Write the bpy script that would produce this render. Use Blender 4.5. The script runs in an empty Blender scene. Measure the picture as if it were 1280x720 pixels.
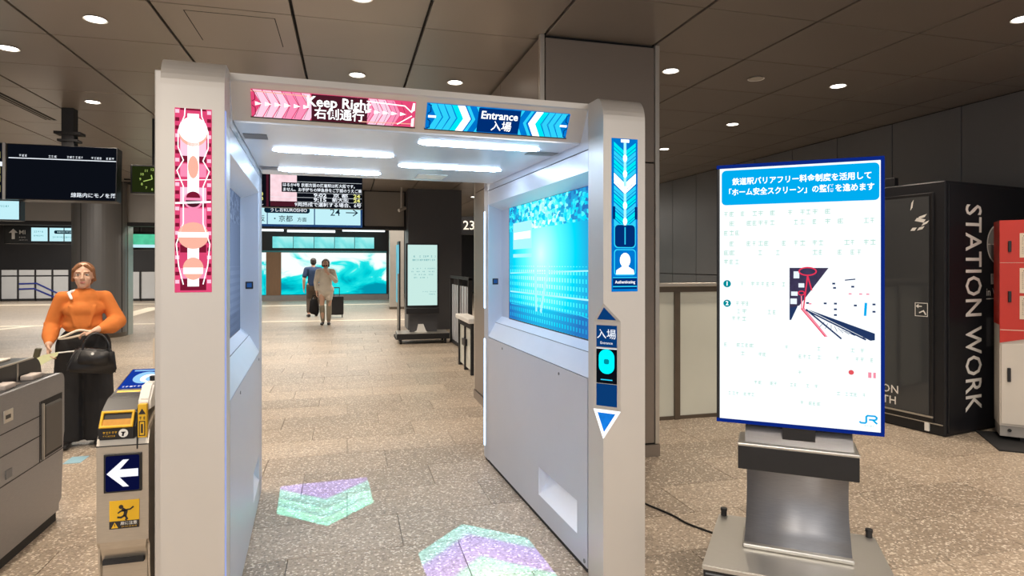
import bpy, bmesh, math, random
from mathutils import Vector, Matrix

random.seed(7)
SC = bpy.context.scene
COL = SC.collection
R = math.radians

# ------------------------------------------------------------------ camera, world, exposure
cam_d = bpy.data.cameras.new('camera')
cam = bpy.data.objects.new('camera', cam_d)
COL.objects.link(cam)
cam.location = (0, 0, 1.55)
cam.rotation_euler = (R(90), 0, R(-14.96))
cam_d.sensor_width = 36
cam_d.lens = 36 * 771 / 1280
cam_d.shift_y = -30 / 1280
cam_d.clip_start = 0.05
SC.camera = cam

world = bpy.data.worlds.new('world')
SC.world = world
world.use_nodes = True
world.node_tree.nodes['Background'].inputs[0].default_value = (0.92, 0.95, 1.0, 1)
world.node_tree.nodes['Background'].inputs[1].default_value = 0.72

SC.view_settings.view_transform = 'Standard'
SC.view_settings.look = 'None'
SC.view_settings.gamma = 1
SC.view_settings.use_curve_mapping = False
SC.view_settings.exposure = 0.0
SC.cycles.use_denoising = True
SC.cycles.max_bounces = 8
SC.cycles.sample_clamp_indirect = 4

HC = 3.313          # ceiling height
DOWNLIGHT_W = 118
HALL_W = 190


def add_area(loc, sx, sy, watts, col=(1, 0.93, 0.84)):
    l = bpy.data.lights.new('hall_fill', 'AREA')
    l.shape = 'RECTANGLE'
    l.size = sx
    l.size_y = sy
    l.energy = watts
    l.color = col
    o = bpy.data.objects.new('hall_fill', l)
    o.location = loc
    COL.objects.link(o)
    return o


# unseen fill lights added for the far hall and the concourse behind the viewer
for (x, y) in ((-1, 18.5), (-1, 23.5), (-8, 18.5), (-8, 24), (-12, 27), (3.5, 18)):
    add_area((x, y, HC - 0.06), 4.5, 1.2, HALL_W)
for (x, y) in ((-4.5, 11.5), (-7.5, 8.0)):
    add_area((x, y, HC - 0.06), 1.2, 0.6, 90)
for (x, y) in ((-1.5, -1.6), (2.8, -1.6)):
    add_area((x, y, HC - 0.06), 2.0, 0.6, 110, (1, 0.92, 0.82))


# ------------------------------------------------------------------ materials
MATS = {}


def mat(name, col, rough=0.5, metal=0.0, var=0.0, scale=6.0, bump=0.0, stretch=None,
        emit=None, strength=0.0, spec=None, coat=0.0):
    if name in MATS:
        return MATS[name]
    m = bpy.data.materials.new(name)
    m.use_nodes = True
    nt = m.node_tree
    b = nt.nodes['Principled BSDF']
    b.inputs['Base Color'].default_value = (*col, 1)
    b.inputs['Roughness'].default_value = rough
    b.inputs['Metallic'].default_value = metal
    if spec is not None:
        b.inputs['Specular IOR Level'].default_value = spec
    if coat:
        b.inputs['Coat Weight'].default_value = coat
    if emit is not None:
        b.inputs['Emission Color'].default_value = (*emit, 1)
        b.inputs['Emission Strength'].default_value = strength
    if var or bump:
        tc = nt.nodes.new('ShaderNodeTexCoord')
        mp = nt.nodes.new('ShaderNodeMapping')
        if stretch:
            mp.inputs['Scale'].default_value = stretch
        nz = nt.nodes.new('ShaderNodeTexNoise')
        nz.inputs['Scale'].default_value = scale
        nz.inputs['Detail'].default_value = 6
        nt.links.new(tc.outputs['Object'], mp.inputs['Vector'])
        nt.links.new(mp.outputs['Vector'], nz.inputs['Vector'])
        if var:
            mr = nt.nodes.new('ShaderNodeMapRange')
            mr.inputs['To Min'].default_value = 1 - var
            mr.inputs['To Max'].default_value = 1 + var
            mx = nt.nodes.new('ShaderNodeMix')
            mx.data_type = 'RGBA'
            mx.blend_type = 'MULTIPLY'
            mx.inputs[0].default_value = 1
            mx.inputs[6].default_value = (*col, 1)
            nt.links.new(nz.outputs['Fac'], mr.inputs['Value'])
            nt.links.new(mr.outputs['Result'], mx.inputs[7])
            nt.links.new(mx.outputs[2], b.inputs['Base Color'])
            mr2 = nt.nodes.new('ShaderNodeMapRange')
            mr2.inputs['To Min'].default_value = max(0.02, rough - 0.025)
            mr2.inputs['To Max'].default_value = min(1, rough + 0.025)
            nt.links.new(nz.outputs['Fac'], mr2.inputs['Value'])
            nt.links.new(mr2.outputs['Result'], b.inputs['Roughness'])
        if bump:
            bp = nt.nodes.new('ShaderNodeBump')
            bp.inputs['Strength'].default_value = bump
            bp.inputs['Distance'].default_value = 0.01
            nt.links.new(nz.outputs['Fac'], bp.inputs['Height'])
            nt.links.new(bp.outputs['Normal'], b.inputs['Normal'])
    MATS[name] = m
    return m


def glow(name, col, strength=1.0, var=0.0, scale=8.0):
    """light-emitting screen / lamp face"""
    if name in MATS:
        return MATS[name]
    m = bpy.data.materials.new(name)
    m.use_nodes = True
    nt = m.node_tree
    nt.nodes.remove(nt.nodes['Principled BSDF'])
    e = nt.nodes.new('ShaderNodeEmission')
    e.inputs[0].default_value = (*col, 1)
    e.inputs[1].default_value = strength
    nt.links.new(e.outputs[0], nt.nodes['Material Output'].inputs[0])
    if var:
        tc = nt.nodes.new('ShaderNodeTexCoord')
        nz = nt.nodes.new('ShaderNodeTexNoise')
        nz.inputs['Scale'].default_value = scale
        nt.links.new(tc.outputs['Object'], nz.inputs['Vector'])
        mr = nt.nodes.new('ShaderNodeMapRange')
        mr.inputs['To Min'].default_value = strength * (1 - var)
        mr.inputs['To Max'].default_value = strength * (1 + var)
        nt.links.new(nz.outputs['Fac'], mr.inputs['Value'])
        nt.links.new(mr.outputs['Result'], e.inputs[1])
    MATS[name] = m
    return m


def ramp_glow(name, build, stops, strength):
    """screen image: build(nt, texcoord) returns a socket in 0..1 that runs through a colour ramp"""
    m = bpy.data.materials.new(name)
    m.use_nodes = True
    nt = m.node_tree
    nt.nodes.remove(nt.nodes['Principled BSDF'])
    e = nt.nodes.new('ShaderNodeEmission')
    e.inputs[1].default_value = strength
    tc = nt.nodes.new('ShaderNodeTexCoord')
    f = build(nt, tc.outputs['Object'])
    cr = nt.nodes.new('ShaderNodeValToRGB')
    el = cr.color_ramp.elements
    while len(el) > 1:
        el.remove(el[-1])
    el[0].position = stops[0][0]
    el[0].color = (*stops[0][1], 1)
    for p, c in stops[1:]:
        k = el.new(p)
        k.color = (*c, 1)
    nt.links.new(f, cr.inputs['Fac'])
    nt.links.new(cr.outputs['Color'], e.inputs[0])
    nt.links.new(e.outputs[0], nt.nodes['Material Output'].inputs[0])
    MATS[name] = m
    return m


def nmath(nt, op, a, b=None, c=None):
    n = nt.nodes.new('ShaderNodeMath')
    n.operation = op
    for i, v in enumerate((a, b, c)):
        if v is None:
            continue
        if isinstance(v, (int, float)):
            n.inputs[i].default_value = v
        else:
            nt.links.new(v, n.inputs[i])
    return n.outputs[0]


def granite(name, base, island):
    m = bpy.data.materials.new(name)
    m.use_nodes = True
    nt = m.node_tree
    b = nt.nodes['Principled BSDF']
    geo = nt.nodes.new('ShaderNodeNewGeometry')
    tc_pos = geo.outputs['Position']
    # flecks
    vo = nt.nodes.new('ShaderNodeTexVoronoi')
    vo.inputs['Scale'].default_value = 95
    nt.links.new(tc_pos, vo.inputs['Vector'])
    n1 = nt.nodes.new('ShaderNodeTexNoise')
    n1.inputs['Scale'].default_value = 60
    n1.inputs['Detail'].default_value = 4
    nt.links.new(tc_pos, n1.inputs['Vector'])
    n2 = nt.nodes.new('ShaderNodeTexNoise')
    n2.inputs['Scale'].default_value = 1.3
    nt.links.new(tc_pos, n2.inputs['Vector'])
    sep = nt.nodes.new('ShaderNodeSeparateColor')
    nt.links.new(vo.outputs['Color'], sep.inputs[0])
    fleck = nmath(nt, 'GREATER_THAN', sep.outputs[0], 0.87)
    dark = nmath(nt, 'LESS_THAN', sep.outputs[0], 0.2)
    if island == 'island':
        rnd = geo.outputs['Random Per Island']
    elif island == 'object':
        oi = nt.nodes.new('ShaderNodeObjectInfo')
        rnd = oi.outputs['Random']
    else:
        rnd = None
    v = nmath(nt, 'MULTIPLY_ADD', n1.outputs['Fac'], 1.0, 0.48)
    v = nmath(nt, 'MULTIPLY_ADD', dark, -0.30, v)
    v = nmath(nt, 'MULTIPLY', v, nmath(nt, 'MULTIPLY_ADD', n2.outputs['Fac'], 0.3, 0.85))
    if rnd is not None:
        v = nmath(nt, 'MULTIPLY', v, nmath(nt, 'MULTIPLY_ADD', rnd, 0.34, 0.8))
    vm = nt.nodes.new('ShaderNodeVectorMath')
    vm.operation = 'SCALE'
    vm.inputs[0].default_value = base
    nt.links.new(v, vm.inputs['Scale'])
    mxf = nt.nodes.new('ShaderNodeMix')
    mxf.data_type = 'RGBA'
    mxf.inputs[7].default_value = (0.82, 0.74, 0.63, 1)
    nt.links.new(nmath(nt, 'MULTIPLY', fleck, 0.75), mxf.inputs[0])
    nt.links.new(vm.outputs[0], mxf.inputs[6])
    nt.links.new(mxf.outputs[2], b.inputs['Base Color'])
    rr = nmath(nt, 'MULTIPLY_ADD', n1.outputs['Fac'], 0.3, 0.25)
    nt.links.new(rr, b.inputs['Roughness'])
    bp = nt.nodes.new('ShaderNodeBump')
    bp.inputs['Strength'].default_value = 0.12
    bp.inputs['Distance'].default_value = 0.003
    nt.links.new(n1.outputs['Fac'], bp.inputs['Height'])
    nt.links.new(bp.outputs['Normal'], b.inputs['Normal'])
    MATS[name] = m
    return m


STONE = (0.405, 0.325, 0.248)
m_tile = granite('granite_tile', STONE, 'object')
m_tile_far = granite('granite_tile_far', STONE, 'island')
m_floor = granite('granite_floor', tuple(c * 0.94 for c in STONE), None)
m_grout = mat('grout', (0.20, 0.175, 0.15), 0.9, var=0.2, scale=30)
m_ceil = mat('ceiling_panel_paint', (0.26, 0.228, 0.20), 0.34, metal=0.3, var=0.1, scale=1.5, stretch=(1, 1, 1))
m_ceil_gap = mat('ceiling_gap', (0.012, 0.012, 0.012), 0.9, var=0.2)
m_wall = mat('wall_panel_paint', (0.17, 0.17, 0.18), 0.4, metal=0.2, var=0.1, scale=1.2)
m_wall_gap = mat('wall_gap', (0.02, 0.02, 0.02), 0.9, var=0.2)
m_fascia = mat('fascia_panel_paint', (0.24, 0.215, 0.185), 0.4, metal=0.2, var=0.1, scale=1.4)
m_pier = mat('column_panel_paint', (0.27, 0.225, 0.19), 0.35, metal=0.3, var=0.1, scale=1.1, stretch=(1, 1, .3))
m_pier_trim = mat('column_trim_metal', (0.6, 0.56, 0.5), 0.35, metal=0.7, var=0.1, scale=4)
m_darkpier = mat('dark_pier_paint', (0.075, 0.075, 0.082), 0.45, metal=0.2, var=0.12, scale=1.5)
m_silver = mat('silver_paint', (0.64, 0.605, 0.565), 0.42, metal=0.4, var=0.03, scale=5)
m_silver2 = mat('silver_panel', (0.62, 0.65, 0.73), 0.40, metal=0.45, var=0.03, scale=5)  # bluish tint puts the blue light inside the gate into the colour
m_white_sat = mat('white_satin', (0.82, 0.85, 0.93), 0.3, metal=0.2, var=0.03, scale=9)
m_canopy = mat('canopy_underside', (0.74, 0.82, 0.96), 0.25, metal=0.25, var=0.03, scale=5)  # pale blue carries reflected screen light in the base colour
m_steel = mat('brushed_steel', (0.33, 0.335, 0.36), 0.44, metal=0.85, var=0.14, scale=22, stretch=(1, 1, 14))
m_steel_h = mat('brushed_steel_flat', (0.66, 0.64, 0.60), 0.3, metal=0.85, var=0.1, scale=20, stretch=(1, 18, 1))
m_black = mat('black_plastic', (0.012, 0.012, 0.014), 0.35, var=0.2, scale=20)
m_black_m = mat('black_matt', (0.02, 0.02, 0.022), 0.75, var=0.2, scale=20)
m_booth = mat('booth_black', (0.009, 0.0095, 0.013), 0.42, var=0.25, scale=5)
m_rubber = mat('rubber', (0.02, 0.02, 0.02), 0.9, var=0.2)
m_vent = mat('vent_grey', (0.19, 0.20, 0.22), 0.6, var=0.1)
m_navy = mat('navy_glass', (0.012, 0.05, 0.16), 0.12, var=0.1, emit=(0.01, 0.07, 0.25), strength=0.5)
m_yellow = mat('yellow_plastic', (0.85, 0.50, 0.02), 0.4, var=0.08, scale=12)
m_red = mat('red_paint', (0.62, 0.035, 0.02), 0.4, var=0.08, scale=4)
m_offwhite = mat('offwhite_paint', (0.72, 0.67, 0.60), 0.42, var=0.05, scale=5)
m_cream = mat('cream_paper', (0.82, 0.70, 0.56), 0.7, var=0.06, scale=9)
m_ink = mat('ink', (0.03, 0.025, 0.025), 0.7, var=0.1)
m_greyink = mat('grey_ink', (0.30, 0.26, 0.22), 0.7, var=0.1)
m_letter = mat('white_lettering', (0.86, 0.83, 0.79), 0.5, var=0.04)
m_grey_print = mat('grey_print', (0.30, 0.29, 0.28), 0.5, var=0.1)
m_partition = mat('frosted_panel', (0.72, 0.74, 0.66), 0.25, var=0.08, scale=2)
m_brass = mat('bronze_frame', (0.16, 0.13, 0.10), 0.4, metal=0.6, var=0.12)
m_paper = mat('pale_paper', (0.82, 0.84, 0.50), 0.7, var=0.06)
m_white = mat('white_plastic', (0.88, 0.87, 0.84), 0.4, var=0.04)
m_strip = mat('pale_floor_strip', (0.78, 0.70, 0.56), 0.5, var=0.08, scale=4)
m_wood = mat('brown_pillar', (0.20, 0.115, 0.06), 0.5, var=0.2, scale=6, stretch=(6, 6, .6))

g_white = glow('lit_white', (1, 1, 1), 1.35)
g_bar = glow('lamp_tube_white', (0.56, 0.75, 1.0), 32.0)
g_led = glow('led_strip_blue_white', (0.45, 0.72, 1.0), 3.2)
g_led_dim = glow('led_strip_violet', (0.42, 0.50, 1.0), 0.85)
g_down = glow('downlight_lens', (1.0, 0.93, 0.82), 7.0)
g_redbg = glow('led_crimson', (0.80, 0.07, 0.19), 1.0, 0.25, 12)
g_reddark = glow('led_dark_red', (0.30, 0.015, 0.05), 0.7)
g_pink = glow('led_pink', (1.0, 0.30, 0.50), 1.0)
g_pinkl = glow('led_pale_pink', (1.0, 0.62, 0.78), 1.05)
g_peach = glow('led_peach', (1.0, 0.50, 0.38), 1.0)
g_bluebg = glow('led_blue', (0.0, 0.22, 0.75), 0.85, 0.25, 12)
g_navy = glow('led_navy', (0.0, 0.035, 0.22), 0.8)
g_cyan = glow('led_cyan', (0.03, 0.66, 0.98), 1.0)
g_cyanl = glow('led_pale_cyan', (0.42, 0.92, 1.0), 1.05)
g_aqua = glow('led_aqua', (0.0, 0.82, 0.92), 1.0)
g_ring = glow('reader_ring_cyan', (0.0, 0.85, 1.0), 1.15)
g_tri = glow('reader_triangle_blue', (0.01, 0.22, 0.80), 0.9, 0.5, 25)
g_trid = glow('reader_triangle_dim', (0.004, 0.055, 0.22), 0.8)
g_paper = glow('signage_white', (0.92, 0.97, 1.0), 1.12)
g_head = glow('signage_blue', (0.0, 0.42, 0.88), 1.0)
g_teal = glow('signage_teal', (0.0, 0.30, 0.36), 0.9)
g_faint = glow('signage_faint_green', (0.50, 0.76, 0.66), 1.0)
g_faintr = glow('signage_red', (0.80, 0.10, 0.12), 1.0)
g_pdark = glow('picture_dark_indigo', (0.055, 0.045, 0.10), 0.9, 0.5, 30)
g_pnavy = glow('picture_navy', (0.02, 0.045, 0.14), 0.9)
g_ppale = glow('picture_pale', (0.80, 0.88, 0.95), 1.1)
g_pred = glow('picture_red', (0.85, 0.04, 0.10), 1.0)
g_ppink = glow('picture_pink', (0.95, 0.30, 0.40), 1.0)
g_glare = glow('display_glare_blue', (0.006, 0.03, 0.30), 0.7)  # blue camera glare round the display, painted as emission
g_sig2 = glow('far_signage_face', (0.62, 0.88, 0.82), 0.95)
g_signw = glow('guide_sign_face', (0.55, 0.88, 0.95), 1.0)
g_signdk = glow('guide_sign_ink', (0.005, 0.03, 0.06), 0.6)
g_boardp = glow('board_pink', (1.0, 0.72, 0.78), 1.0, 0.25, 6)
g_boardm = glow('board_maroon', (0.10, 0.015, 0.03), 0.7)
g_boardk = glow('board_black', (0.006, 0.008, 0.014), 0.6)
g_boardy = glow('board_yellow', (0.85, 0.85, 0.25), 1.0)
g_boardw = glow('board_white', (0.88, 0.93, 1.0), 1.0)
g_clock = glow('clock_dial', (0.018, 0.026, 0.006), 0.8)
g_clockn = glow('clock_numerals', (0.55, 0.75, 0.18), 0.8)
g_arrow = glow('arrow_white', (0.90, 0.90, 1.0), 1.1)
g_arrowbg = glow('arrow_ground', (0.004, 0.006, 0.05), 0.8)
g_lcdblue = glow('lcd_blue', (0.01, 0.05, 0.40), 0.9)
g_lcdpale = glow('lcd_pale', (0.35, 0.68, 1.0), 1.0)
g_green = glow('far_green_sign', (0.10, 0.62, 0.36), 0.9, 0.5, 5)
g_reflect = glow('far_wall_reflection', (0.85, 0.97, 1.0), 1.6)


# ------------------------------------------------------------------ geometry helpers
def link(name, bm, m, parent=None, matrix=None, smooth=False):
    me = bpy.data.meshes.new(name)
    bmesh.ops.recalc_face_normals(bm, faces=bm.faces)
    bm.to_mesh(me)
    bm.free()
    return link_me(name, me, m, parent, matrix, smooth)


def link_me(name, me, m, parent=None, matrix=None, smooth=False):
    if m is not None and not me.materials:
        me.materials.append(m)
    if smooth:
        for p in me.polygons:
            p.use_smooth = True
    o = bpy.data.objects.new(name, me)
    COL.objects.link(o)
    if parent is not None:
        o.parent = parent
    if matrix is not None:
        o.matrix_local = matrix
    return o


def tag(o, label, cat, group=None, kind=None):
    o['label'] = label
    o['category'] = cat
    if group:
        o['group'] = group
    if kind:
        o['kind'] = kind
    return o


def struct(o):
    o['kind'] = 'structure'
    return o


def root(name, label, cat, loc=(0, 0, 0), rot=0.0, group=None):
    o = bpy.data.objects.new(name, None)
    o.empty_display_size = 0.1
    COL.objects.link(o)
    o.location = loc
    o.rotation_euler = (0, 0, R(rot))
    return tag(o, label, cat, group)


def bx(bm, x0, x1, y0, y1, z0, z1, bev=0.0, seg=2):
    v = [bm.verts.new(p) for p in ((x0, y0, z0), (x1, y0, z0), (x1, y1, z0), (x0, y1, z0),
                                   (x0, y0, z1), (x1, y0, z1), (x1, y1, z1), (x0, y1, z1))]
    f = [bm.faces.new([v[i] for i in q]) for q in ((0, 3, 2, 1), (4, 5, 6, 7), (0, 1, 5, 4),
                                                   (1, 2, 6, 5), (2, 3, 7, 6), (3, 0, 4, 7))]
    if bev:
        es = list({e for q in f for e in q.edges})
        bmesh.ops.bevel(bm, geom=es, offset=bev, segments=seg, affect='EDGES', profile=0.5)


def box(x0, x1, y0, y1, z0, z1, bev=0.0, seg=2):
    bm = bmesh.new()
    bx(bm, x0, x1, y0, y1, z0, z1, bev, seg)
    return bm


def prism(bm, pts, axis, a0, a1):
    """polygon pts (2D) extruded along an axis; 'x': (y,z), 'y': (x,z), 'z': (x,y)"""
    def P(p, a):
        return {'x': (a, p[0], p[1]), 'y': (p[0], a, p[1]), 'z': (p[0], p[1], a)}[axis]
    A = [bm.verts.new(P(p, a0)) for p in pts]
    B = [bm.verts.new(P(p, a1)) for p in pts]
    n = len(pts)
    bm.faces.new(A)
    bm.faces.new(B[::-1])
    for i in range(n):
        bm.faces.new((A[i], B[i], B[(i + 1) % n], A[(i + 1) % n]))


def prism_bm(pts, axis, a0, a1):
    bm = bmesh.new()
    prism(bm, pts, axis, a0, a1)
    return bm


def cyl(bm, p0, p1, r0, r1=None, n=16, cap=True):
    r1 = r0 if r1 is None else r1
    p0, p1 = Vector(p0), Vector(p1)
    d = p1 - p0
    q = d.to_track_quat('Z', 'Y').to_matrix().to_4x4()
    M = Matrix.Translation((p0 + p1) / 2) @ q
    bmesh.ops.create_cone(bm, cap_ends=cap, segments=n, radius1=r0, radius2=r1, depth=d.length, matrix=M)


def ball(bm, c, r, sc=(1, 1, 1), u=16, v=12, rot=None):
    M = Matrix.Translation(c)
    if rot is not None:
        M = M @ rot
    M = M @ Matrix.Diagonal((r * sc[0], r * sc[1], r * sc[2], 1))
    bmesh.ops.create_uvsphere(bm, u_segments=u, v_segments=v, radius=1, matrix=M)


def tube(path, r, n=8):
    bm = bmesh.new()
    path = [Vector(p) for p in path]
    rings = []
    for i, p in enumerate(path):
        t = (path[min(i + 1, len(path) - 1)] - path[max(i - 1, 0)]).normalized()
        up = Vector((0, 0, 1)) if abs(t.z) < 0.9 else Vector((1, 0, 0))
        a = t.cross(up).normalized()
        b = t.cross(a)
        rings.append([bm.verts.new(p + r * (math.cos(k * 2 * math.pi / n) * a + math.sin(k * 2 * math.pi / n) * b)) for k in range(n)])
    for i in range(len(rings) - 1):
        for k in range(n):
            bm.faces.new((rings[i][k], rings[i][(k + 1) % n], rings[i + 1][(k + 1) % n], rings[i + 1][k]))
    bm.faces.new(rings[0])
    bm.faces.new(rings[-1])
    return bm


def smooth_path(pts, n=6):
    out = []
    P = [Vector(p) for p in pts]
    for i in range(len(P) - 1):
        a = P[max(i - 1, 0)]
        b, c = P[i], P[i + 1]
        d = P[min(i + 2, len(P) - 1)]
        for k in range(n):
            t = k / n
            out.append(0.5 * ((2 * b) + (c - a) * t + (2 * a - 5 * b + 4 * c - d) * t * t + (3 * b - a - 3 * c + d) * t ** 3))
    out.append(P[-1])
    return out


def rounded(w, h, r, n=5, cx=0.0, cy=0.0):
    pts = []
    for (sx, sy, a0) in ((1, 1, 0), (-1, 1, 90), (-1, -1, 180), (1, -1, 270)):
        for k in range(n + 1):
            a = R(a0 + 90 * k / n)
            pts.append((cx + sx * (w / 2 - r) + r * math.cos(a), cy + sy * (h / 2 - r) + r * math.sin(a)))
    return pts


def frame(o, xd, yd, zd):
    xd, yd, zd = (Vector(v).normalized() for v in (xd, yd, zd))
    return Matrix(((xd.x, yd.x, zd.x, o[0]), (xd.y, yd.y, zd.y, o[1]), (xd.z, yd.z, zd.z, o[2]), (0, 0, 0, 1)))


def face_front(x, y, z):      # plate seen when looking along +y
    return frame((x, y, z), (1, 0, 0), (0, 0, 1), (0, -1, 0))


DG = None


def text_obj(s, size, m, parent, M, name='lettering', bold=0.0, align='CENTER', sx=1.0, spacing=1.0):
    c = bpy.data.curves.new(name, 'FONT')
    c.body = s
    c.size = size
    c.align_x = align
    c.align_y = 'CENTER'
    c.offset = bold * size
    c.space_character = spacing
    c.resolution_u = 2
    t = bpy.data.objects.new(name, c)
    COL.objects.link(t)
    dg = bpy.context.evaluated_depsgraph_get()
    me = bpy.data.meshes.new_from_object(t.evaluated_get(dg))
    bpy.data.objects.remove(t)
    bpy.data.curves.remove(c)
    me.materials.clear()
    o = link_me(name, me, m, parent, M @ Matrix.Diagonal((sx, 1, 1, 1)))
    return o


class Print:
    """flat print on a plate: local x right, y up, z towards the viewer; each printed shape is its own mesh,
    only marks too small to pick apart are joined"""
    def __init__(self, parent, M):
        self.parent, self.M, self.b, self.n = parent, M, {}, 0

    def _bm(self, m, name, single):
        self.n += 1
        k = (m.name, name, self.n if single else -1)
        if k not in self.b:
            self.b[k] = (bmesh.new(), m, name, single)
        return self.b[k][0]

    def poly(self, pts, m, lay=1, name='printed_shape', single=True):
        bm = self._bm(m, name, single)
        bm.faces.new([bm.verts.new((p[0], p[1], lay * 0.0007)) for p in pts])

    def rect(self, x0, x1, y0, y1, m, lay=1, name='printed_shape', single=True):
        self.poly(((x0, y0), (x1, y0), (x1, y1), (x0, y1)), m, lay, name, single)

    def line(self, pts, w, m, lay=1, name='printed_line'):
        """one mitred ribbon"""
        bm = self._bm(m, name, True)
        P = [Vector(p) for p in pts]
        closed = (P[0] - P[-1]).length < 1e-6
        if closed:
            P = P[:-1]
        n = len(P)
        L, Rr = [], []
        for i in range(n):
            a = P[(i - 1) % n] if (closed or i > 0) else None
            c = P[(i + 1) % n] if (closed or i < n - 1) else None
            d1 = (P[i] - a).normalized() if a is not None else None
            d2 = (c - P[i]).normalized() if c is not None else None
            d1 = d2 if d1 is None else d1
            d2 = d1 if d2 is None else d2
            n1 = Vector((-d1.y, d1.x))
            n2 = Vector((-d2.y, d2.x))
            mm = n1 + n2
            mm = n1 if mm.length < 1e-4 else mm.normalized()
            k = w / 2 / max(0.45, mm.dot(n1))
            L.append(bm.verts.new((P[i].x + mm.x * k, P[i].y + mm.y * k, lay * 0.0007)))
            Rr.append(bm.verts.new((P[i].x - mm.x * k, P[i].y - mm.y * k, lay * 0.0007)))
        for i in range(n if closed else n - 1):
            j = (i + 1) % n
            bm.faces.new((L[i], Rr[i], Rr[j], L[j]))

    def disc(self, cx, cy, r, m, lay=1, name='printed_disc', n=24, sy=1.0, a0=0, a1=360):
        pts = [(cx + r * math.cos(R(a0 + (a1 - a0) * k / n)), cy + sy * r * math.sin(R(a0 + (a1 - a0) * k / n))) for k in range(n + (0 if a1 - a0 == 360 else 1))]
        self.poly(pts, m, lay, name)

    def ring(self, cx, cy, r, w, m, lay=1, name='printed_ring', sy=1.0, n=24):
        self.line([(cx + r * math.cos(2 * math.pi * k / n), cy + sy * r * math.sin(2 * math.pi * k / n)) for k in range(n + 1)], w, m, lay, name)

    def text(self, s, x, y, size, m, lay=2, bold=0.0, align='CENTER', sx=1.0, name='lettering', rot=0.0, spacing=1.0):
        M = self.M @ Matrix.Translation((x, y, lay * 0.0007)) @ Matrix.Rotation(R(rot), 4, 'Z')
        return text_obj(s, size, m, self.parent, M, name, bold, align, sx, spacing)

    def scribble(self, x0, x1, y, h, m, lay=1, name='printed_text_line', dens=0.7, rng=random):
        """line of text too small to read: a row of short uneven strokes"""
        x = x0
        while x < x1 - h * 0.4:
            if rng.random() < dens:
                w = h * rng.uniform(0.5, 0.95)
                k = rng.randrange(3)
                self.rect(x, min(x + w, x1), y + h * rng.uniform(0.24, 0.32), y + h * 0.42, m, lay, name, False)
                if k != 0:
                    self.rect(x, min(x + w * 0.85, x1), y - h * 0.08, y + h * 0.06, m, lay, name, False)
                if k != 1:
                    self.rect(x, min(x + w, x1), y - h * 0.46, y - h * 0.34, m, lay, name, False)
                self.rect(x + w * 0.38, x + w * 0.52, y - h * 0.45, y + h * 0.5, m, lay, name, False)
                if k == 2:
                    self.rect(x, x + w * 0.14, y - h * 0.4, y + h * 0.4, m, lay, name, False)
            x += h * 1.08

    def flush(self):
        out = []
        for bm, m, name, single in self.b.values():
            me = bpy.data.meshes.new(name)
            bm.to_mesh(me)
            bm.free()
            o = link_me(name, me, m, self.parent, self.M)
            if not single:
                o['kind'] = 'stuff'
            out.append(o)
        self.b = {}
        return out


def remeshed(bm, voxel, sm=4):
    """union of closed shells as one continuous surface"""
    me = bpy.data.meshes.new('shell')
    bm.to_mesh(me)
    bm.free()
    o = bpy.data.objects.new('shell', me)
    COL.objects.link(o)
    md = o.modifiers.new('r', 'REMESH')
    md.mode = 'VOXEL'
    md.voxel_size = voxel
    md.use_smooth_shade = True
    s = o.modifiers.new('s', 'SMOOTH')
    s.iterations = sm
    s.factor = 0.5
    dg = bpy.context.evaluated_depsgraph_get()
    out = bpy.data.meshes.new_from_object(o.evaluated_get(dg))
    bpy.data.objects.remove(o)
    for p in out.polygons:
        p.use_smooth = True
    return out


def cap(bm, a, ra, b, rb, n=14):
    """tapered capsule"""
    ball(bm, a, ra, u=n, v=10)
    ball(bm, b, rb, u=n, v=10)
    cyl(bm, a, b, ra, rb, n)


def chain(bm, pts):
    for (a, ra), (b, rb) in zip(pts[:-1], pts[1:]):
        cap(bm, a, ra, b, rb)


def in_view(x, y, z, mx=60, my=60):
    th = R(14.96)
    X = x * math.cos(th) - y * math.sin(th)
    Z = x * math.sin(th) + y * math.cos(th)
    if Z < 0.3:
        return None
    px = 640 + 771 * X / Z
    py = 330 - 771 * (z - 1.55) / Z
    return Z if (-mx < px < 1280 + mx and -my < py < 720 + my) else None


# ------------------------------------------------------------------ setting: floor
X0, X1, Y0, Y1 = -18.0, 6.62, -3.0, 32.5
floor = struct(link('floor', box(X0, X1, Y0, 16.0, -0.2, -0.014), m_grout))
fl2 = link('floor_slab', box(X0, X1, 16.0, Y1, -0.2, 0.0), m_floor, floor)
TW, TD = 0.9, 0.45
tiles, rest = [], []
row = 0
y = 3.43 - TD * 14
while y < 16.0 - 0.01:
    off = (row % 3) * 0.3
    x = X0 - off
    while x < X1:
        a, b = max(x, X0), min(x + TW, X1)
        if b - a > 0.05:
            z = None
            for (qx, qy) in ((a, y), (b, y), (a, y + TD), (b, y + TD)):
                zz = in_view(qx, qy, 0, 10, 10)
                z = zz if z is None else (z if zz is None else min(z, zz))
            (tiles if (z is not None and b - a > TW - 0.01) else rest).append((z or 99, a, b, y))
        x += TW
    y += TD
    row += 1
tiles.sort()
rest += tiles[290:]
tiles = tiles[:290]
bm = box(0.002, TW - 0.002, 0.002, TD - 0.002, -0.014, 0.0, 0.001, 1)
bmesh.ops.recalc_face_normals(bm, faces=bm.faces)
tile_me = bpy.data.meshes.new('floor_tile')
bm.to_mesh(tile_me)
bm.free()
for (z, a, b, y) in tiles:
    o = link_me('floor_tile', tile_me, m_tile, floor)
    o.location = (a, y, random.uniform(-0.0006, 0.0002))
bm = bmesh.new()
for (z, a, b, y) in rest:
    bx(bm, a + 0.003, b - 0.003, y + 0.003, min(y + TD, 16.0) - 0.003, -0.014, random.uniform(-0.0006, 0.0002))
o = link('floor_tile', bm, m_tile_far, floor)
o['kind'] = 'stuff'

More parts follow.
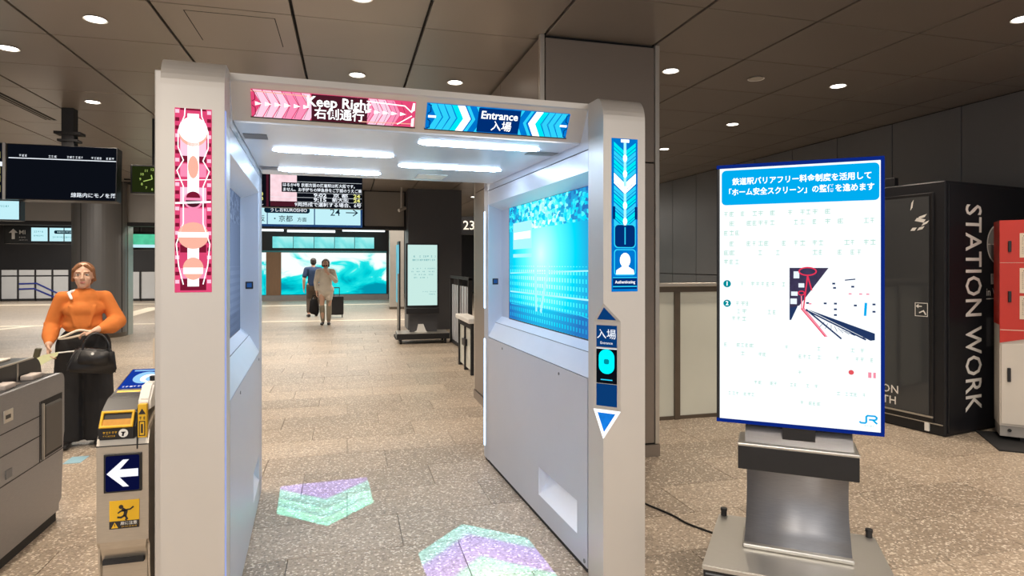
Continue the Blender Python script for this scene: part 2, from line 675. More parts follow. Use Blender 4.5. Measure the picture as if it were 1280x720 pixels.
# pale guide strips laid across the far floor
def strip(n, a, b, w):
    a, b = Vector((*a, 0)), Vector((*b, 0))
    d = (b - a).normalized()
    q = Vector((-d.y, d.x, 0)) * w / 2
    bm = bmesh.new()
    vs = [bm.verts.new(p + Vector((0, 0, h))) for h in (0.0, 0.004) for p in (a - q, b - q, b + q, a + q)]
    for f in ((0, 1, 5, 4), (1, 2, 6, 5), (2, 3, 7, 6), (3, 0, 4, 7), (4, 5, 6, 7), (3, 2, 1, 0)):
        bm.faces.new([vs[i] for i in f])
    return struct(link('trim_%d' % n, bm, m_strip))
strip(1, (-11.0, 18.2), (2.2, 17.4), 0.22)
strip(2, (-4.6, 24.4), (1.8, 24.4), 0.5)
strip(3, (-8.62, 15.7), (-7.63, 17.9), 0.25)
strip(4, (-6.4, 20.6), (-6.6, 24.6), 0.5)
strip(5, (-13.6, 27.5), (-6.5, 26.6), 0.5)

# ------------------------------------------------------------------ setting: ceiling
ceiling = struct(link('ceiling', box(X0, X1, Y0, Y1, HC + 0.03, HC + 0.25), m_ceil_gap))
PW, PD = 0.92, 0.865
PX0, PY0 = -0.37, 3.76
bm = box(0.011, PW - 0.011, 0.005, PD - 0.005, 0, 0.03, 0.002, 1)
bmesh.ops.recalc_face_normals(bm, faces=bm.faces)
pan_me = bpy.data.meshes.new('ceiling_panel')
bm.to_mesh(pan_me)
bm.free()
rest = []
npan = 0
for i in range(-20, 9):
    for j in range(-8, 33):
        x, y = PX0 + i * PW, PY0 + j * PD
        if x + PW < X0 or x >= X1 - 0.05 or y < Y0 - 0.5 or y > Y1:
            continue
        vis = any(in_view(qx, qy, HC, 10, 10) for (qx, qy) in ((x, y), (x + PW, y), (x, y + PD), (x + PW, y + PD), (x + PW / 2, y + PD / 2)))
        if vis and y < 15.2 and x + PW < X1 + 0.3:
            o = link_me('ceiling_panel', pan_me, m_ceil, ceiling)
            o.location = (x, y, HC)
            npan += 1
        else:
            rest.append((x, y))
bm = bmesh.new()
for x, y in rest:
    bx(bm, x + 0.011, x + PW - 0.011, y + 0.005, y + PD - 0.005, HC, HC + 0.03)
o = link('ceiling_panel', bm, m_ceil, ceiling)
o['kind'] = 'stuff'
# access hatch drawn as a thin recessed frame in one panel
bm = bmesh.new()
for (x0, x1, y0, y1) in ((-1.10, -0.50, 4.72, 4.726), (-0.506, -0.50, 4.72, 5.32), (-1.10, -1.094, 4.72, 5.32)):
    bx(bm, x0, x1, y0, y1, HC - 0.001, HC + 0.004)
link('access_hatch', bm, m_ceil_gap, ceiling)
bm = bmesh.new()
bx(bm, -3.56, -3.44, 7.2, 8.75, HC - 0.002, HC + 0.01)
sl = link('air_slot', bm, m_ceil_gap, ceiling)
bm = bmesh.new()
bx(bm, -3.53, -3.515, 7.2, 8.75, HC - 0.006, HC + 0.004)
bx(bm, -3.485, -3.47, 7.2, 8.75, HC - 0.006, HC + 0.004)
link('slot_blade', bm, m_fascia, ceiling)

# downlights
bm = bmesh.new()
bmesh.ops.create_cone(bm, cap_ends=False, segments=24, radius1=0.078, radius2=0.062, depth=0.008)
ring_me = bpy.data.meshes.new('trim_ring')
bm.to_mesh(ring_me)
bm.free()
bm = bmesh.new()
bmesh.ops.create_cone(bm, cap_ends=True, segments=24, radius1=0.064, radius2=0.06, depth=0.004)
lens_me = bpy.data.meshes.new('lens')
bm.to_mesh(lens_me)
bm.free()
spot_d = bpy.data.lights.new('down_spot', 'SPOT')
spot_d.energy = DOWNLIGHT_W
spot_d.spot_size = R(130)
spot_d.spot_blend = 0.7
spot_d.shadow_soft_size = 0.06
spot_d.color = (1.0, 0.86, 0.70)


def lamp_at(x, y, parent=None):
    s = bpy.data.objects.new('down_spot', spot_d)
    COL.objects.link(s)
    if parent:
        s.parent = parent
        s.location = (0, 0, -0.02)
    else:
        s.location = (x, y, HC - 0.02)


DL = [((-1.75, 5.06), 'large oval-looking ceiling downlight up and left of the left gate pillar'),
      ((-2.67, 5.92), 'ceiling downlight nearest the top left corner of the photo'),
      ((-2.67, 7.65), 'ceiling downlight just left of the left gate pillar, above the clock'),
      ((0.09, 5.92), 'ceiling downlight above the pink lit sign of the gate'),
      ((1.01, 5.92), 'ceiling downlight above the gap between the pink and blue lit signs'),
      ((0.09, 4.19), 'ceiling downlight cut by the top edge above the gate'),
      ((2.85, 5.06), 'ceiling downlight beside the top right edge of the big square column'),
      ((4.69, 6.79), 'ceiling downlight above the top left corner of the white display'),
      ((4.69, 5.06), 'ceiling downlight above the right half of the white display'),
      ((4.69, 3.33), 'brightest ceiling downlight at the right edge of the photo'),
      ((4.69, 8.52), 'small far ceiling downlight right beside the square column'),
      ((3.2, 15.9), 'tiny far ceiling downlight above the number 23 sign')]
for (x, y), lab in DL:
    t = root('downlight', lab, 'ceiling light', (x, y, HC - 0.004), 0, 'round ceiling downlights')
    link_me('trim_ring', ring_me, m_white, t)
    link_me('lens', lens_me, g_down, t)
    lamp_at(0, 0, t)
for (x, y) in ((-2.67, 4.19), (-1.75, 3.33), (-1.75, 1.6), (2.85, 1.6), (4.69, 1.6), (1.01, 0.7), (3.77, 0.0),
               (-0.83, 0.7), (-0.83, 9.38), (0.09, 8.5), (1.01, 10.2), (0.09, 11.1), (-0.83, 12.8), (0.09, 13.7), (4.69, 10.3),
               (-2.67, 10.2), (-1.75, 13.0), (-4.5, 10.3), (-6.3, 6.0), (-4.5, 4.2), (-8.2, 9.0), (3.77, 12.5)):
    lamp_at(x, y)  # unseen lamps without fittings, added to brighten the floors
t = root('ceiling_speaker', 'round grey ceiling speaker between two downlights above the white display', 'speaker', (3.75, 5.06, HC - 0.004))
link_me('trim_ring', ring_me, m_white, t)
bm = bmesh.new()
bmesh.ops.create_cone(bm, cap_ends=True, segments=24, radius1=0.066, radius2=0.06, depth=0.005)
link('speaker_grille', bm, mat('grille_grey', (0.5, 0.47, 0.43), 0.6, var=0.25, scale=200), t)

# ------------------------------------------------------------------ setting: walls
wr = struct(link('wall_right', box(6.62, 6.8, Y0, Y1, -0.02, HC + 0.1), m_wall_gap))
k = 0
yy = 5.34 - 0.9 * 4
while yy < 16:
    zs = ((0.0, 1.34), (1.35, HC - 0.01))
    for (a, b) in zs:
        link('wall_panel', box(6.6, 6.625, yy + 0.006, yy + 0.894, a + 0.004, b, 0.003, 1), m_wall, wr)
    yy += 0.9
bm = bmesh.new()
while yy < Y1:
    bx(bm, 6.6, 6.625, yy + 0.006, yy + 0.894, 0.004, HC - 0.01)
    yy += 0.9
o = link('wall_panel', bm, m_wall, wr)
o['kind'] = 'stuff'
struct(link('wall_left', box(X0 - 0.2, X0, Y0, Y1, -0.02, HC + 0.1), m_wall))
struct(link('wall_back', box(X0, X1 + 0.2, Y1, Y1 + 0.2, -0.02, HC + 0.1), m_darkpier))

# fascia over the openings at the far side of this hall, with its piers
FY = 15.2
fas = struct(link('wall_far', box(X0, 2.64, FY + 0.02, FY + 0.3, 2.40, HC), m_wall_gap))
edges = [-9.2, -7.35, -5.55, -4.75, -3.2, -1.95, 0.38, 1.36]
for a, b in zip(edges[:-1], edges[1:]):
    link('fascia_panel', box(a + 0.02, b - 0.02, FY - 0.01, FY + 0.03, 2.46, HC - 0.02, 0.004, 1), m_fascia, fas)
link('lower_rail', box(X0, 2.64, FY - 0.03, FY + 0.32, 2.38, 2.445), m_black_m, fas)
struct(link('wall_pier', box(1.38, 2.64, 14.55, FY + 0.3, 0, HC), m_darkpier))
bm = bmesh.new()
bx(bm, -7.42, -7.22, FY - 0.02, FY + 0.3, 0, 2.40)
struct(link('trim_6', bm, mat('pale_frame', (0.42, 0.45, 0.42), 0.4, metal=0.4, var=0.1)))
bm = bmesh.new()
bx(bm, -4.67, -4.62, FY - 0.02, FY + 0.3, 0, 2.40)
struct(link('trim_7', bm, MATS['pale_frame']))
struct(link('wall_side', box(X0, -7.42, FY, FY + 0.3, 0, 2.4), m_fascia))

# round column at the left
col = root('round_column', 'thick round grey column behind the woman in the orange blouse', 'column', (-5.12, 15.05, 0))
struct(col)
bm = bmesh.new()
bmesh.ops.create_cone(bm, cap_ends=True, segments=48, radius1=0.5, radius2=0.5, depth=HC - 0.09, matrix=Matrix.Translation((0, 0, 0.09 + (HC - 0.09) / 2)))
link('shaft', bm, mat('column_round_paint', (0.17, 0.165, 0.16), 0.42, metal=0.25, var=0.06, scale=1.5), col, smooth=False)
bm = bmesh.new()
bmesh.ops.create_cone(bm, cap_ends=True, segments=48, radius1=0.505, radius2=0.505, depth=0.09, matrix=Matrix.Translation((0, 0, 0.045)))
link('base_ring', bm, m_brass, col)
bm = bmesh.new()
for a in (-112, -20, 60, 150):
    bx(bm, 0.5 * math.cos(R(a)) - 0.006, 0.5 * math.cos(R(a)) + 0.006, 0.5 * math.sin(R(a)) - 0.006, 0.5 * math.sin(R(a)) + 0.006, 0.09, HC - 0.01)
link('panel_joint', bm, m_ceil_gap, col)

# big square column behind the gate
sq = root('square_column', 'big square panelled column standing behind the right side of the gate', 'column', (1.93, 5.77, 0))
struct(sq)
hw, hd = 0.505, 1.267
link('core', box(-hw + 0.03, hw - 0.03, -hd + 0.03, hd - 0.03, 0, HC + 0.02), m_ceil_gap, sq)
for (a, b) in ((0.11, 2.36), (2.37, HC - 0.025)):
    link('front_panel', box(-hw + 0.045, hw - 0.045, -hd, -hd + 0.03, a, b, 0.003, 1), m_pier, sq)
    link('front_panel', box(-hw + 0.045, hw - 0.045, hd - 0.03, hd, a, b, 0.003, 1), m_pier, sq)
    for s in (-1, 1):
        for (c, d) in ((-hd + 0.045, -0.005), (0.005, hd - 0.045)):
            x0, x1 = (hw - 0.03, hw) if s > 0 else (-hw, -hw + 0.03)
            link('side_panel', box(x0, x1, c, d, a, b, 0.003, 1), m_pier, sq)
for sx in (-1, 1):
    for sy in (-1, 1):
        link('corner_trim', box(sx * hw - 0.02 - sx * 0.018, sx * hw + 0.02 - sx * 0.018, sy * hd - 0.02 - sy * 0.018, sy * hd + 0.02 - sy * 0.018, 0.1, HC, 0.004, 1), m_pier_trim, sq)
link('plinth', box(-hw - 0.004, hw + 0.004, -hd - 0.004, hd + 0.004, 0, 0.095), m_pier, sq)
link('shadow_gap', box(-hw + 0.012, hw - 0.012, -hd + 0.012, hd - 0.012, 0.09, 0.112), m_ceil_gap, sq)

# far hall: mural wall, plinth, upper screens, end columns
MY = 28.0


def mural_build(nt, v):
    mp = nt.nodes.new('ShaderNodeMapping')
    mp.inputs['Scale'].default_value = (0.42, 0.8, 1)
    nt.links.new(v, mp.inputs['Vector'])
    n = nt.nodes.new('ShaderNodeTexNoise')
    n.inputs['Scale'].default_value = 1.3
    n.inputs['Detail'].default_value = 5
    n.inputs['Distortion'].default_value = 1.2
    nt.links.new(mp.outputs[0], n.inputs['Vector'])
    sp = nt.nodes.new('ShaderNodeSeparateXYZ')
    nt.links.new(v, sp.inputs[0])
    return nmath(nt, 'MULTIPLY_ADD', sp.outputs[1], 0.20, n.outputs['Fac'])


m_mural = ramp_glow('mural_image', mural_build, ((0.28, (0.0, 0.30, 0.42)), (0.40, (0.0, 0.62, 0.68)), (0.5, (0.02, 0.80, 0.80)), (0.55, (0.60, 0.96, 0.92)), (0.60, (0.94, 1.0, 0.98))), 1.05)
m_mural2 = ramp_glow('band_image', mural_build, ((0.25, (0.05, 0.45, 0.50)), (0.45, (0.25, 0.85, 0.85)), (0.6, (0.60, 0.98, 0.95))), 0.95)
t = root('mural_wall', 'long glowing turquoise mural wall at the far end of the hall', 'mural', (0, MY, 0))
link('plinth', box(-4.2, 1.75, -0.35, 0.3, 0, 0.22), mat('plinth_grey', (0.22, 0.21, 0.2), 0.6, var=0.15), t)
link('backing', box(-4.2, 1.78, 0.03, 0.3, 0.22, 3.28), m_black_m, t)
M = face_front(-0.87, 0.0, 1.14)
mp_ = link('lit_picture', box(-2.55, 2.55, -0.9, 0.9, -0.02, 0.0), m_mural, t, M)
mp2 = link('lit_picture', box(-0.42, 0.42, -0.9, 0.9, -0.02, 0.0), m_mural, t, face_front(-3.72, 0.0, 1.14))
link('frame_rail', box(-4.2, 1.78, -0.03, 0.03, 2.05, 2.12), mat('teal_rail', (0.04, 0.2, 0.22), 0.4, metal=0.5, var=0.1), t)
link('end_post', box(1.70, 1.98, -0.2, 0.1, 0, 3.28), m_black_m, t)
w = link('divider', box(-3.31, -2.72, -0.15, 0.02, 0.22, 2.05), m_wood, t)
w = 0.84
for i in range(5):
    x = -3.05 + i * w
    b_ = link('upper_screen', box(-w / 2 + 0.012, w / 2 - 0.012, -0.24, 0.24, -0.03, 0.0), m_mural2, t, face_front(x + w / 2, -0.3, 2.47))
bm = bmesh.new()
bx(bm, -3.6, -2.6, -0.38, -0.28, 2.93, 3.02)
bx(bm, -2.45, -0.5, -0.38, -0.28, 2.9, 3.0)
bx(bm, -0.2, 1.6, -0.38, -0.28, 2.96, 3.03)
link('reflection_strip', bm, g_reflect, t)  # glowing strips painted for white light reflected on the far wall

ec = root('end_column', 'narrow pale square column right of the far turquoise mural', 'column', (1.65, 21.7, 0))
struct(ec)
link('shaft', box(-0.24, 0.24, -0.2, 0.2, 0.08, HC), m_pier_trim, ec)
link('plinth', box(-0.25, 0.25, -0.21, 0.21, 0, 0.08), m_brass, ec)

# ------------------------------------------------------------------ face recognition gate
GX, GY, GA = 0.352, 2.654, 3.0
IN = 0.815          # half inner width
TH = 0.222          # side thickness
gate = root('ticket_gate', 'large silver walk-through ticket gate with pink and blue lit signs', 'gate', (GX, GY, 0), GA)


def pillar_profile(depth):
    pts = [(0, 0.0), (0, 2.235)]
    for k in range(1, 9):
        a = R(90 * k / 8)
        pts.append((0.07 - 0.07 * math.cos(a), 2.235 + 0.11 * math.sin(a)))
    pts += [(depth, 2.345), (depth, 0.0)]
    return pts


# right pillar with the reader corner cut away
bm = prism_bm(pillar_profile(0.165), 'x', IN, IN + TH)
bmesh.ops.recalc_face_normals(bm, faces=bm.faces)
me_p = bpy.data.meshes.new('pillar')
bm.to_mesh(me_p)
bm.free()
tmp = bpy.data.objects.new('tmp', me_p)
COL.objects.link(tmp)
CA, CB, CA2, CB2 = (IN, 0.105, 1.275), (IN + 0.092, 0, 1.275), (IN, 0.105, 0.846), (IN + 0.092, 0, 0.846)
CT, CM = (IN, 0, 1.365), (IN, 0, 0.725)
bm = bmesh.new()
for p in (CA, CB, CA2, CB2, CT, CM, (IN - 0.1, -0.1, 1.06)):
    bm.verts.new(p)
bmesh.ops.convex_hull(bm, input=bm.verts)
bmesh.ops.recalc_face_normals(bm, faces=bm.faces)
me_c = bpy.data.meshes.new('cut')
bm.to_mesh(me_c)
bm.free()
cut = bpy.data.objects.new('cut', me_c)
COL.objects.link(cut)
md = tmp.modifiers.new('b', 'BOOLEAN')
md.operation = 'DIFFERENCE'
md.object = cut
md.solver = 'EXACT'
dg = bpy.context.evaluated_depsgraph_get()
me_r = bpy.data.meshes.new_from_object(tmp.evaluated_get(dg))
bpy.data.objects.remove(tmp)
bpy.data.objects.remove(cut)
pr = link_me('pillar', me_r, m_silver, gate)
pl = link('pillar', prism_bm(pillar_profile(0.165), 'x', -IN - TH, -IN), m_silver, gate)
link('outer_panel', box(-IN - TH - 0.030, -IN - TH + 0.01, 0.05, 1.88, 0.02, 2.30, 0.004), m_silver, gate)
link('outer_panel', box(IN + TH - 0.01, IN + TH + 0.012, 0.06, 2.10, 0.02, 2.30, 0.004), m_silver2, gate)

for s, y1, yr in ((1, 2.12, 2.0), (-1, 1.88, 1.66)):
    def ex(e):
        return s * (IN + e)

    def bxs(e0, e1, ya, yb, z0, z1, bev=0.0):
        a, b = sorted((ex(e0), ex(e1)))
        return box(a, b, ya, yb, z0, z1, bev)

    def prs(pts, ya, yb):
        return prism_bm([(ex(p[0]), p[1]) for p in pts], 'y', ya, yb)
    link('side_core', bxs(0.112, TH - 0.005, 0.165, y1 - 0.11, 0.02, 2.33), m_silver2, gate)
    link('kick_plinth', bxs(0.01, TH - 0.01, 0.01, y1 - 0.01, 0.0, 0.035), m_black_m, gate)
    # lower panel with its hand slot
    lb = bmesh.new()
    ya, yb = 0.178, yr + (0.02 if s > 0 else 0.1)
    sy0, sy1, sz0, sz1 = 0.302, 0.872, 0.155, 0.325
    if s < 0:
        sy0, sy1, sz0, sz1 = 1.25, 1.70, 0.155, 0.325
    V = {}
    def vv(e, y, z):
        k = (round(e, 4), round(y, 4), round(z, 4))
        if k not in V:
            V[k] = lb.verts.new((ex(e), y, z))
        return V[k]
    def q(*ps):
        lb.faces.new([vv(*p) for p in ps])
    z0, z1 = 0.03, 0.978
    ys, zs = (ya, sy0, sy1, yb), (z0, sz0, sz1, z1)
    for i in range(3):
        for j in range(3):
            if (i, j) != (1, 1):
                q((0, ys[i], zs[j]), (0, ys[i + 1], zs[j]), (0, ys[i + 1], zs[j + 1]), (0, ys[i], zs[j + 1]))
    # outer returns of the slab
    for (a, b) in zip(ys[:-1], ys[1:]):
        q((0, a, z0), (0, b, z0), (0.112, b, z0), (0.112, a, z0))
        q((0, a, z1), (0, b, z1), (0.112, b, z1), (0.112, a, z1))
    for (a, b) in zip(zs[:-1], zs[1:]):
        q((0, ya, a), (0, ya, b), (0.112, ya, b), (0.112, ya, a))
        q((0, yb, a), (0, yb, b), (0.112, yb, b), (0.112, yb, a))
    lp = link('lower_panel', lb, m_silver2, gate)
    # slot lining: sloping floor, ends and top
    sb = bmesh.new()
    pr_ = [(0.0, sz0), (0.105, sz1 - 0.03), (0.105, sz1), (0.0, sz1)]
    A = [sb.verts.new((ex(p[0]), sy0, p[1])) for p in pr_]
    B = [sb.verts.new((ex(p[0]), sy1, p[1])) for p in pr_]
    sb.faces.new(A)
    sb.faces.new(B)
    for i in (0, 1, 2):
        sb.faces.new((A[i], B[i], B[i + 1], A[i + 1]))
    link('slot_lining', sb, m_white_sat, lp)
    ledge = link('ledge', prs([(0, 0.983), (0.06, 1.092), (0.112, 1.14), (0.112, 0.983)], 0.168, yr), m_white_sat, gate)
    a, b = sorted((ex(0.0595), ex(0.0625)))
    link('ledge_joint', box(a - 0.0006, b, 0.17, yr, 1.0915, 1.0945), m_vent, ledge)
    hd_ = link('header', prs([(0, 2.012), (0.112, 1.97), (0.112, 2.116), (0, 2.116)], 0.168, yr + 0.02), m_white_sat, gate)
    link('header_gap', bxs(0.006, 0.112, 0.168, yr + 0.02, 2.113, 2.124), m_black_m, gate)
    link('top_rail', bxs(0.0, 0.112, 0.168, y1 - 0.02, 2.122, 2.33), m_canopy, gate)
    rp = link('rear_post', bxs(0.0, TH, yr, y1, 0.02, 2.345 if s > 0 else 2.33, 0.006), m_silver2, gate)
    # LED strips: rear post on the right, front edge on both
    ly = y1 - 0.022
    for (a, b) in ((0.113, 0.958), (1.2, 1.965)) if s > 0 else ():
        link('led_strip', bxs(-0.004, 0.002, ly - 0.016, ly + 0.012, a, b), g_led, rp)
    if s < 0:
        link('led_strip', bxs(-0.003, 0.002, 0.012, 0.030, 0.04, 2.15), g_led_dim, pl)
    # camera in the rear reveal
    cm = link('face_camera', bxs(0.036, 0.082, yr - 0.004, yr + 0.01, 1.39, 1.437, 0.002), m_black, gate)
    link('camera_window', bxs(0.045, 0.073, yr - 0.006, yr - 0.003, 1.40, 1.428), m_navy, cm)
    # small screw lock in the panel
    bm = bmesh.new()
    cyl(bm, (ex(-0.003), 0.55, 0.94), (ex(0.004), 0.55, 0.94), 0.008, n=12)
    cyl(bm, (ex(-0.003), 1.62, 0.94), (ex(0.004), 1.62, 0.94), 0.008, n=12)
    cyl(bm, (ex(-0.003), 0.21, 0.055), (ex(0.004), 0.21, 0.055), 0.011, n=12)
    link('screw', bm, m_vent, lp)


# the inner wall screens
def pix_build(nt, v):
    sp = nt.nodes.new('ShaderNodeSeparateXYZ')
    nt.links.new(v, sp.inputs[0])
    x, y = sp.outputs[0], sp.outputs[1]
    dx = nmath(nt, 'MULTIPLY', nmath(nt, 'ADD', x, 0.12), 1.5)
    dy = nmath(nt, 'MULTIPLY', nmath(nt, 'ADD', y, -0.06), 1.7)
    d = nmath(nt, 'SQRT', nmath(nt, 'ADD', nmath(nt, 'MULTIPLY', dx, dx), nmath(nt, 'MULTIPLY', dy, dy)))
    g = nmath(nt, 'SUBTRACT', 0.86, nmath(nt, 'MULTIPLY', d, 0.50))
    fx = nmath(nt, 'FRACT', nmath(nt, 'MULTIPLY', x, 24))
    fy = nmath(nt, 'FRACT', nmath(nt, 'MULTIPLY', y, 22))
    dot = nmath(nt, 'MULTIPLY', nmath(nt, 'GREATER_THAN', fx, 0.55), nmath(nt, 'GREATER_THAN', fy, 0.45))
    mp = nt.nodes.new('ShaderNodeMapping')
    mp.inputs['Scale'].default_value = (26, 44, 1)
    nt.links.new(v, mp.inputs['Vector'])
    vo = nt.nodes.new('ShaderNodeTexVoronoi')
    vo.distance = 'CHEBYCHEV'
    vo.inputs['Scale'].default_value = 1
    nt.links.new(mp.outputs[0], vo.inputs['Vector'])
    sc = nt.nodes.new('ShaderNodeSeparateColor')
    nt.links.new(vo.outputs['Color'], sc.inputs[0])
    hi = nmath(nt, 'GREATER_THAN', y, 0.23)
    lo = nmath(nt, 'LESS_THAN', y, -0.02)
    base = nmath(nt, 'MULTIPLY_ADD', nmath(nt, 'MULTIPLY', dot, lo), 0.18, g)
    base = nmath(nt, 'MULTIPLY_ADD', nmath(nt, 'MULTIPLY', nmath(nt, 'SUBTRACT', sc.outputs[0], 0.5), hi), 0.55, base)
    deep = nmath(nt, 'LESS_THAN', y, -0.29)
    return nmath(nt, 'MULTIPLY_ADD', deep, -0.16, base)


m_pix = ramp_glow('gate_screen_image', pix_build, ((0.12, (0.02, 0.16, 0.48)), (0.3, (0.02, 0.36, 0.68)), (0.45, (0.0, 0.66, 0.88)), (0.62, (0.10, 0.90, 0.95)), (0.78, (0.42, 0.95, 0.98)), (0.95, (0.9, 1.0, 1.0))), 1.15)
m_pix2 = ramp_glow('gate_screen_dim_image', pix_build, ((0.2, (0.16, 0.22, 0.36)), (0.6, (0.26, 0.36, 0.58)), (0.9, (0.45, 0.58, 0.85))), 0.7)
for s, y0_, y1_, mm in ((1, 0.20, 1.785, m_pix), (-1, 0.20, 1.586, m_pix2)):
    yc = (y0_ + y1_) / 2
    hw_ = (y1_ - y0_) / 2
    xo = s * (IN + 0.108)
    Mx = frame((xo, yc, 1.557), (0, -s, 0), (0, 0, 1), (-s, 0, 0))
    link('screen_bezel', box(-hw_ - 0.018, hw_ + 0.018, -0.435, 0.435, -0.02, 0.0), m_black, gate, Mx)
    sc_ = link('wall_screen', box(-hw_, hw_, -0.412, 0.412, 0.0005, 0.003), mm, gate, Mx)
    if s > 0:
        P = Print(sc_, Matrix.Translation((0, 0, 0.004)))
        P.rect(-hw_ + 0.10, -hw_ + 0.50, 0.10, 0.29, g_cyanl, 1)
        P.rect(-hw_ + 0.12, -hw_ + 0.48, 0.17, 0.22, g_white, 2)
        P.rect(-hw_ + 0.10, -hw_ + 0.50, 0.04, 0.065, g_cyanl, 1)
        P.line([(-hw_ + 0.03, -0.075), (hw_ - 0.02, -0.04)], 0.008, g_cyanl, 1)
        P.line([(-hw_ + 0.03, -0.21), (hw_ - 0.02, -0.20)], 0.010, g_cyanl, 1)
        P.line([(-hw_ + 0.05, -0.30), (hw_ - 0.3, -0.29), (hw_ - 0.02, -0.31)], 0.006, g_cyan, 1)
        for k in range(20):
            P.rect(hw_ - 0.02 - 0.012, hw_ - 0.02, -0.35 + k * 0.033, -0.335 + k * 0.033, g_white, 1)
        P.line([(-0.22, -0.02), (-0.2, -0.32)], 0.035, g_cyanl, 1)
        P.line([(0.02, -0.0), (-0.12, -0.32)], 0.035, g_cyanl, 1)
        P.flush()

# canopy
prof = [(0.165, 2.345), (0.165, 2.318), (0.176, 2.312), (0.262, 2.17), (1.88, 2.17), (1.88, 2.345)]
can = link('canopy', prism_bm(prof, 'x', -IN, IN), m_silver, gate)
link('canopy_underside', box(-IN + 0.004, IN - 0.004, 0.266, 1.875, 2.162, 2.172), m_canopy, can)
ZC = 2.162


def hexbar(x0, x1, yc, w):
    e = 0.035
    return [(x0, yc), (x0 + e, yc - w / 2), (x1 - e, yc - w / 2), (x1, yc), (x1 - e, yc + w / 2), (x0 + e, yc + w / 2)]


for (x0, x1, yc, w) in ((-0.690, -0.050, 0.896, 0.075), (0.018, 0.665, 0.462, 0.075), (-0.696, -0.050, 1.628, 0.085), (0.02, 0.682, 1.22, 0.085)):
    b_ = link('light_bar', prism_bm(hexbar(x0, x1, yc, w), 'z', ZC - 0.006, ZC + 0.002), g_bar, can)
for (x0, x1, y0_, y1_) in ((-0.80, -0.695, 0.50, 0.615), (-0.805, -0.70, 1.52, 1.65), (0.635, 0.80, 0.52, 0.615)):
    link('vent', box(x0, x1, y0_, y1_, ZC - 0.003, ZC + 0.002), m_vent, can)
link('sign_reflection', box(0.20, 0.40, 1.55, 1.76, ZC - 0.003, ZC + 0.002), m_white, can)  # white plate painted in for a sign's reflection in the underside

# tilted signs on the canopy front
ty = Vector((0, 0.176 - 0.262, 2.312 - 2.17)).normalized()
tz = Vector((0, -ty.z, ty.y))


def tilt_frame(x):
    c = Vector((x, 0.219, 2.241))
    return frame(c + tz * 0.002, (1, 0, 0), ty, tz)


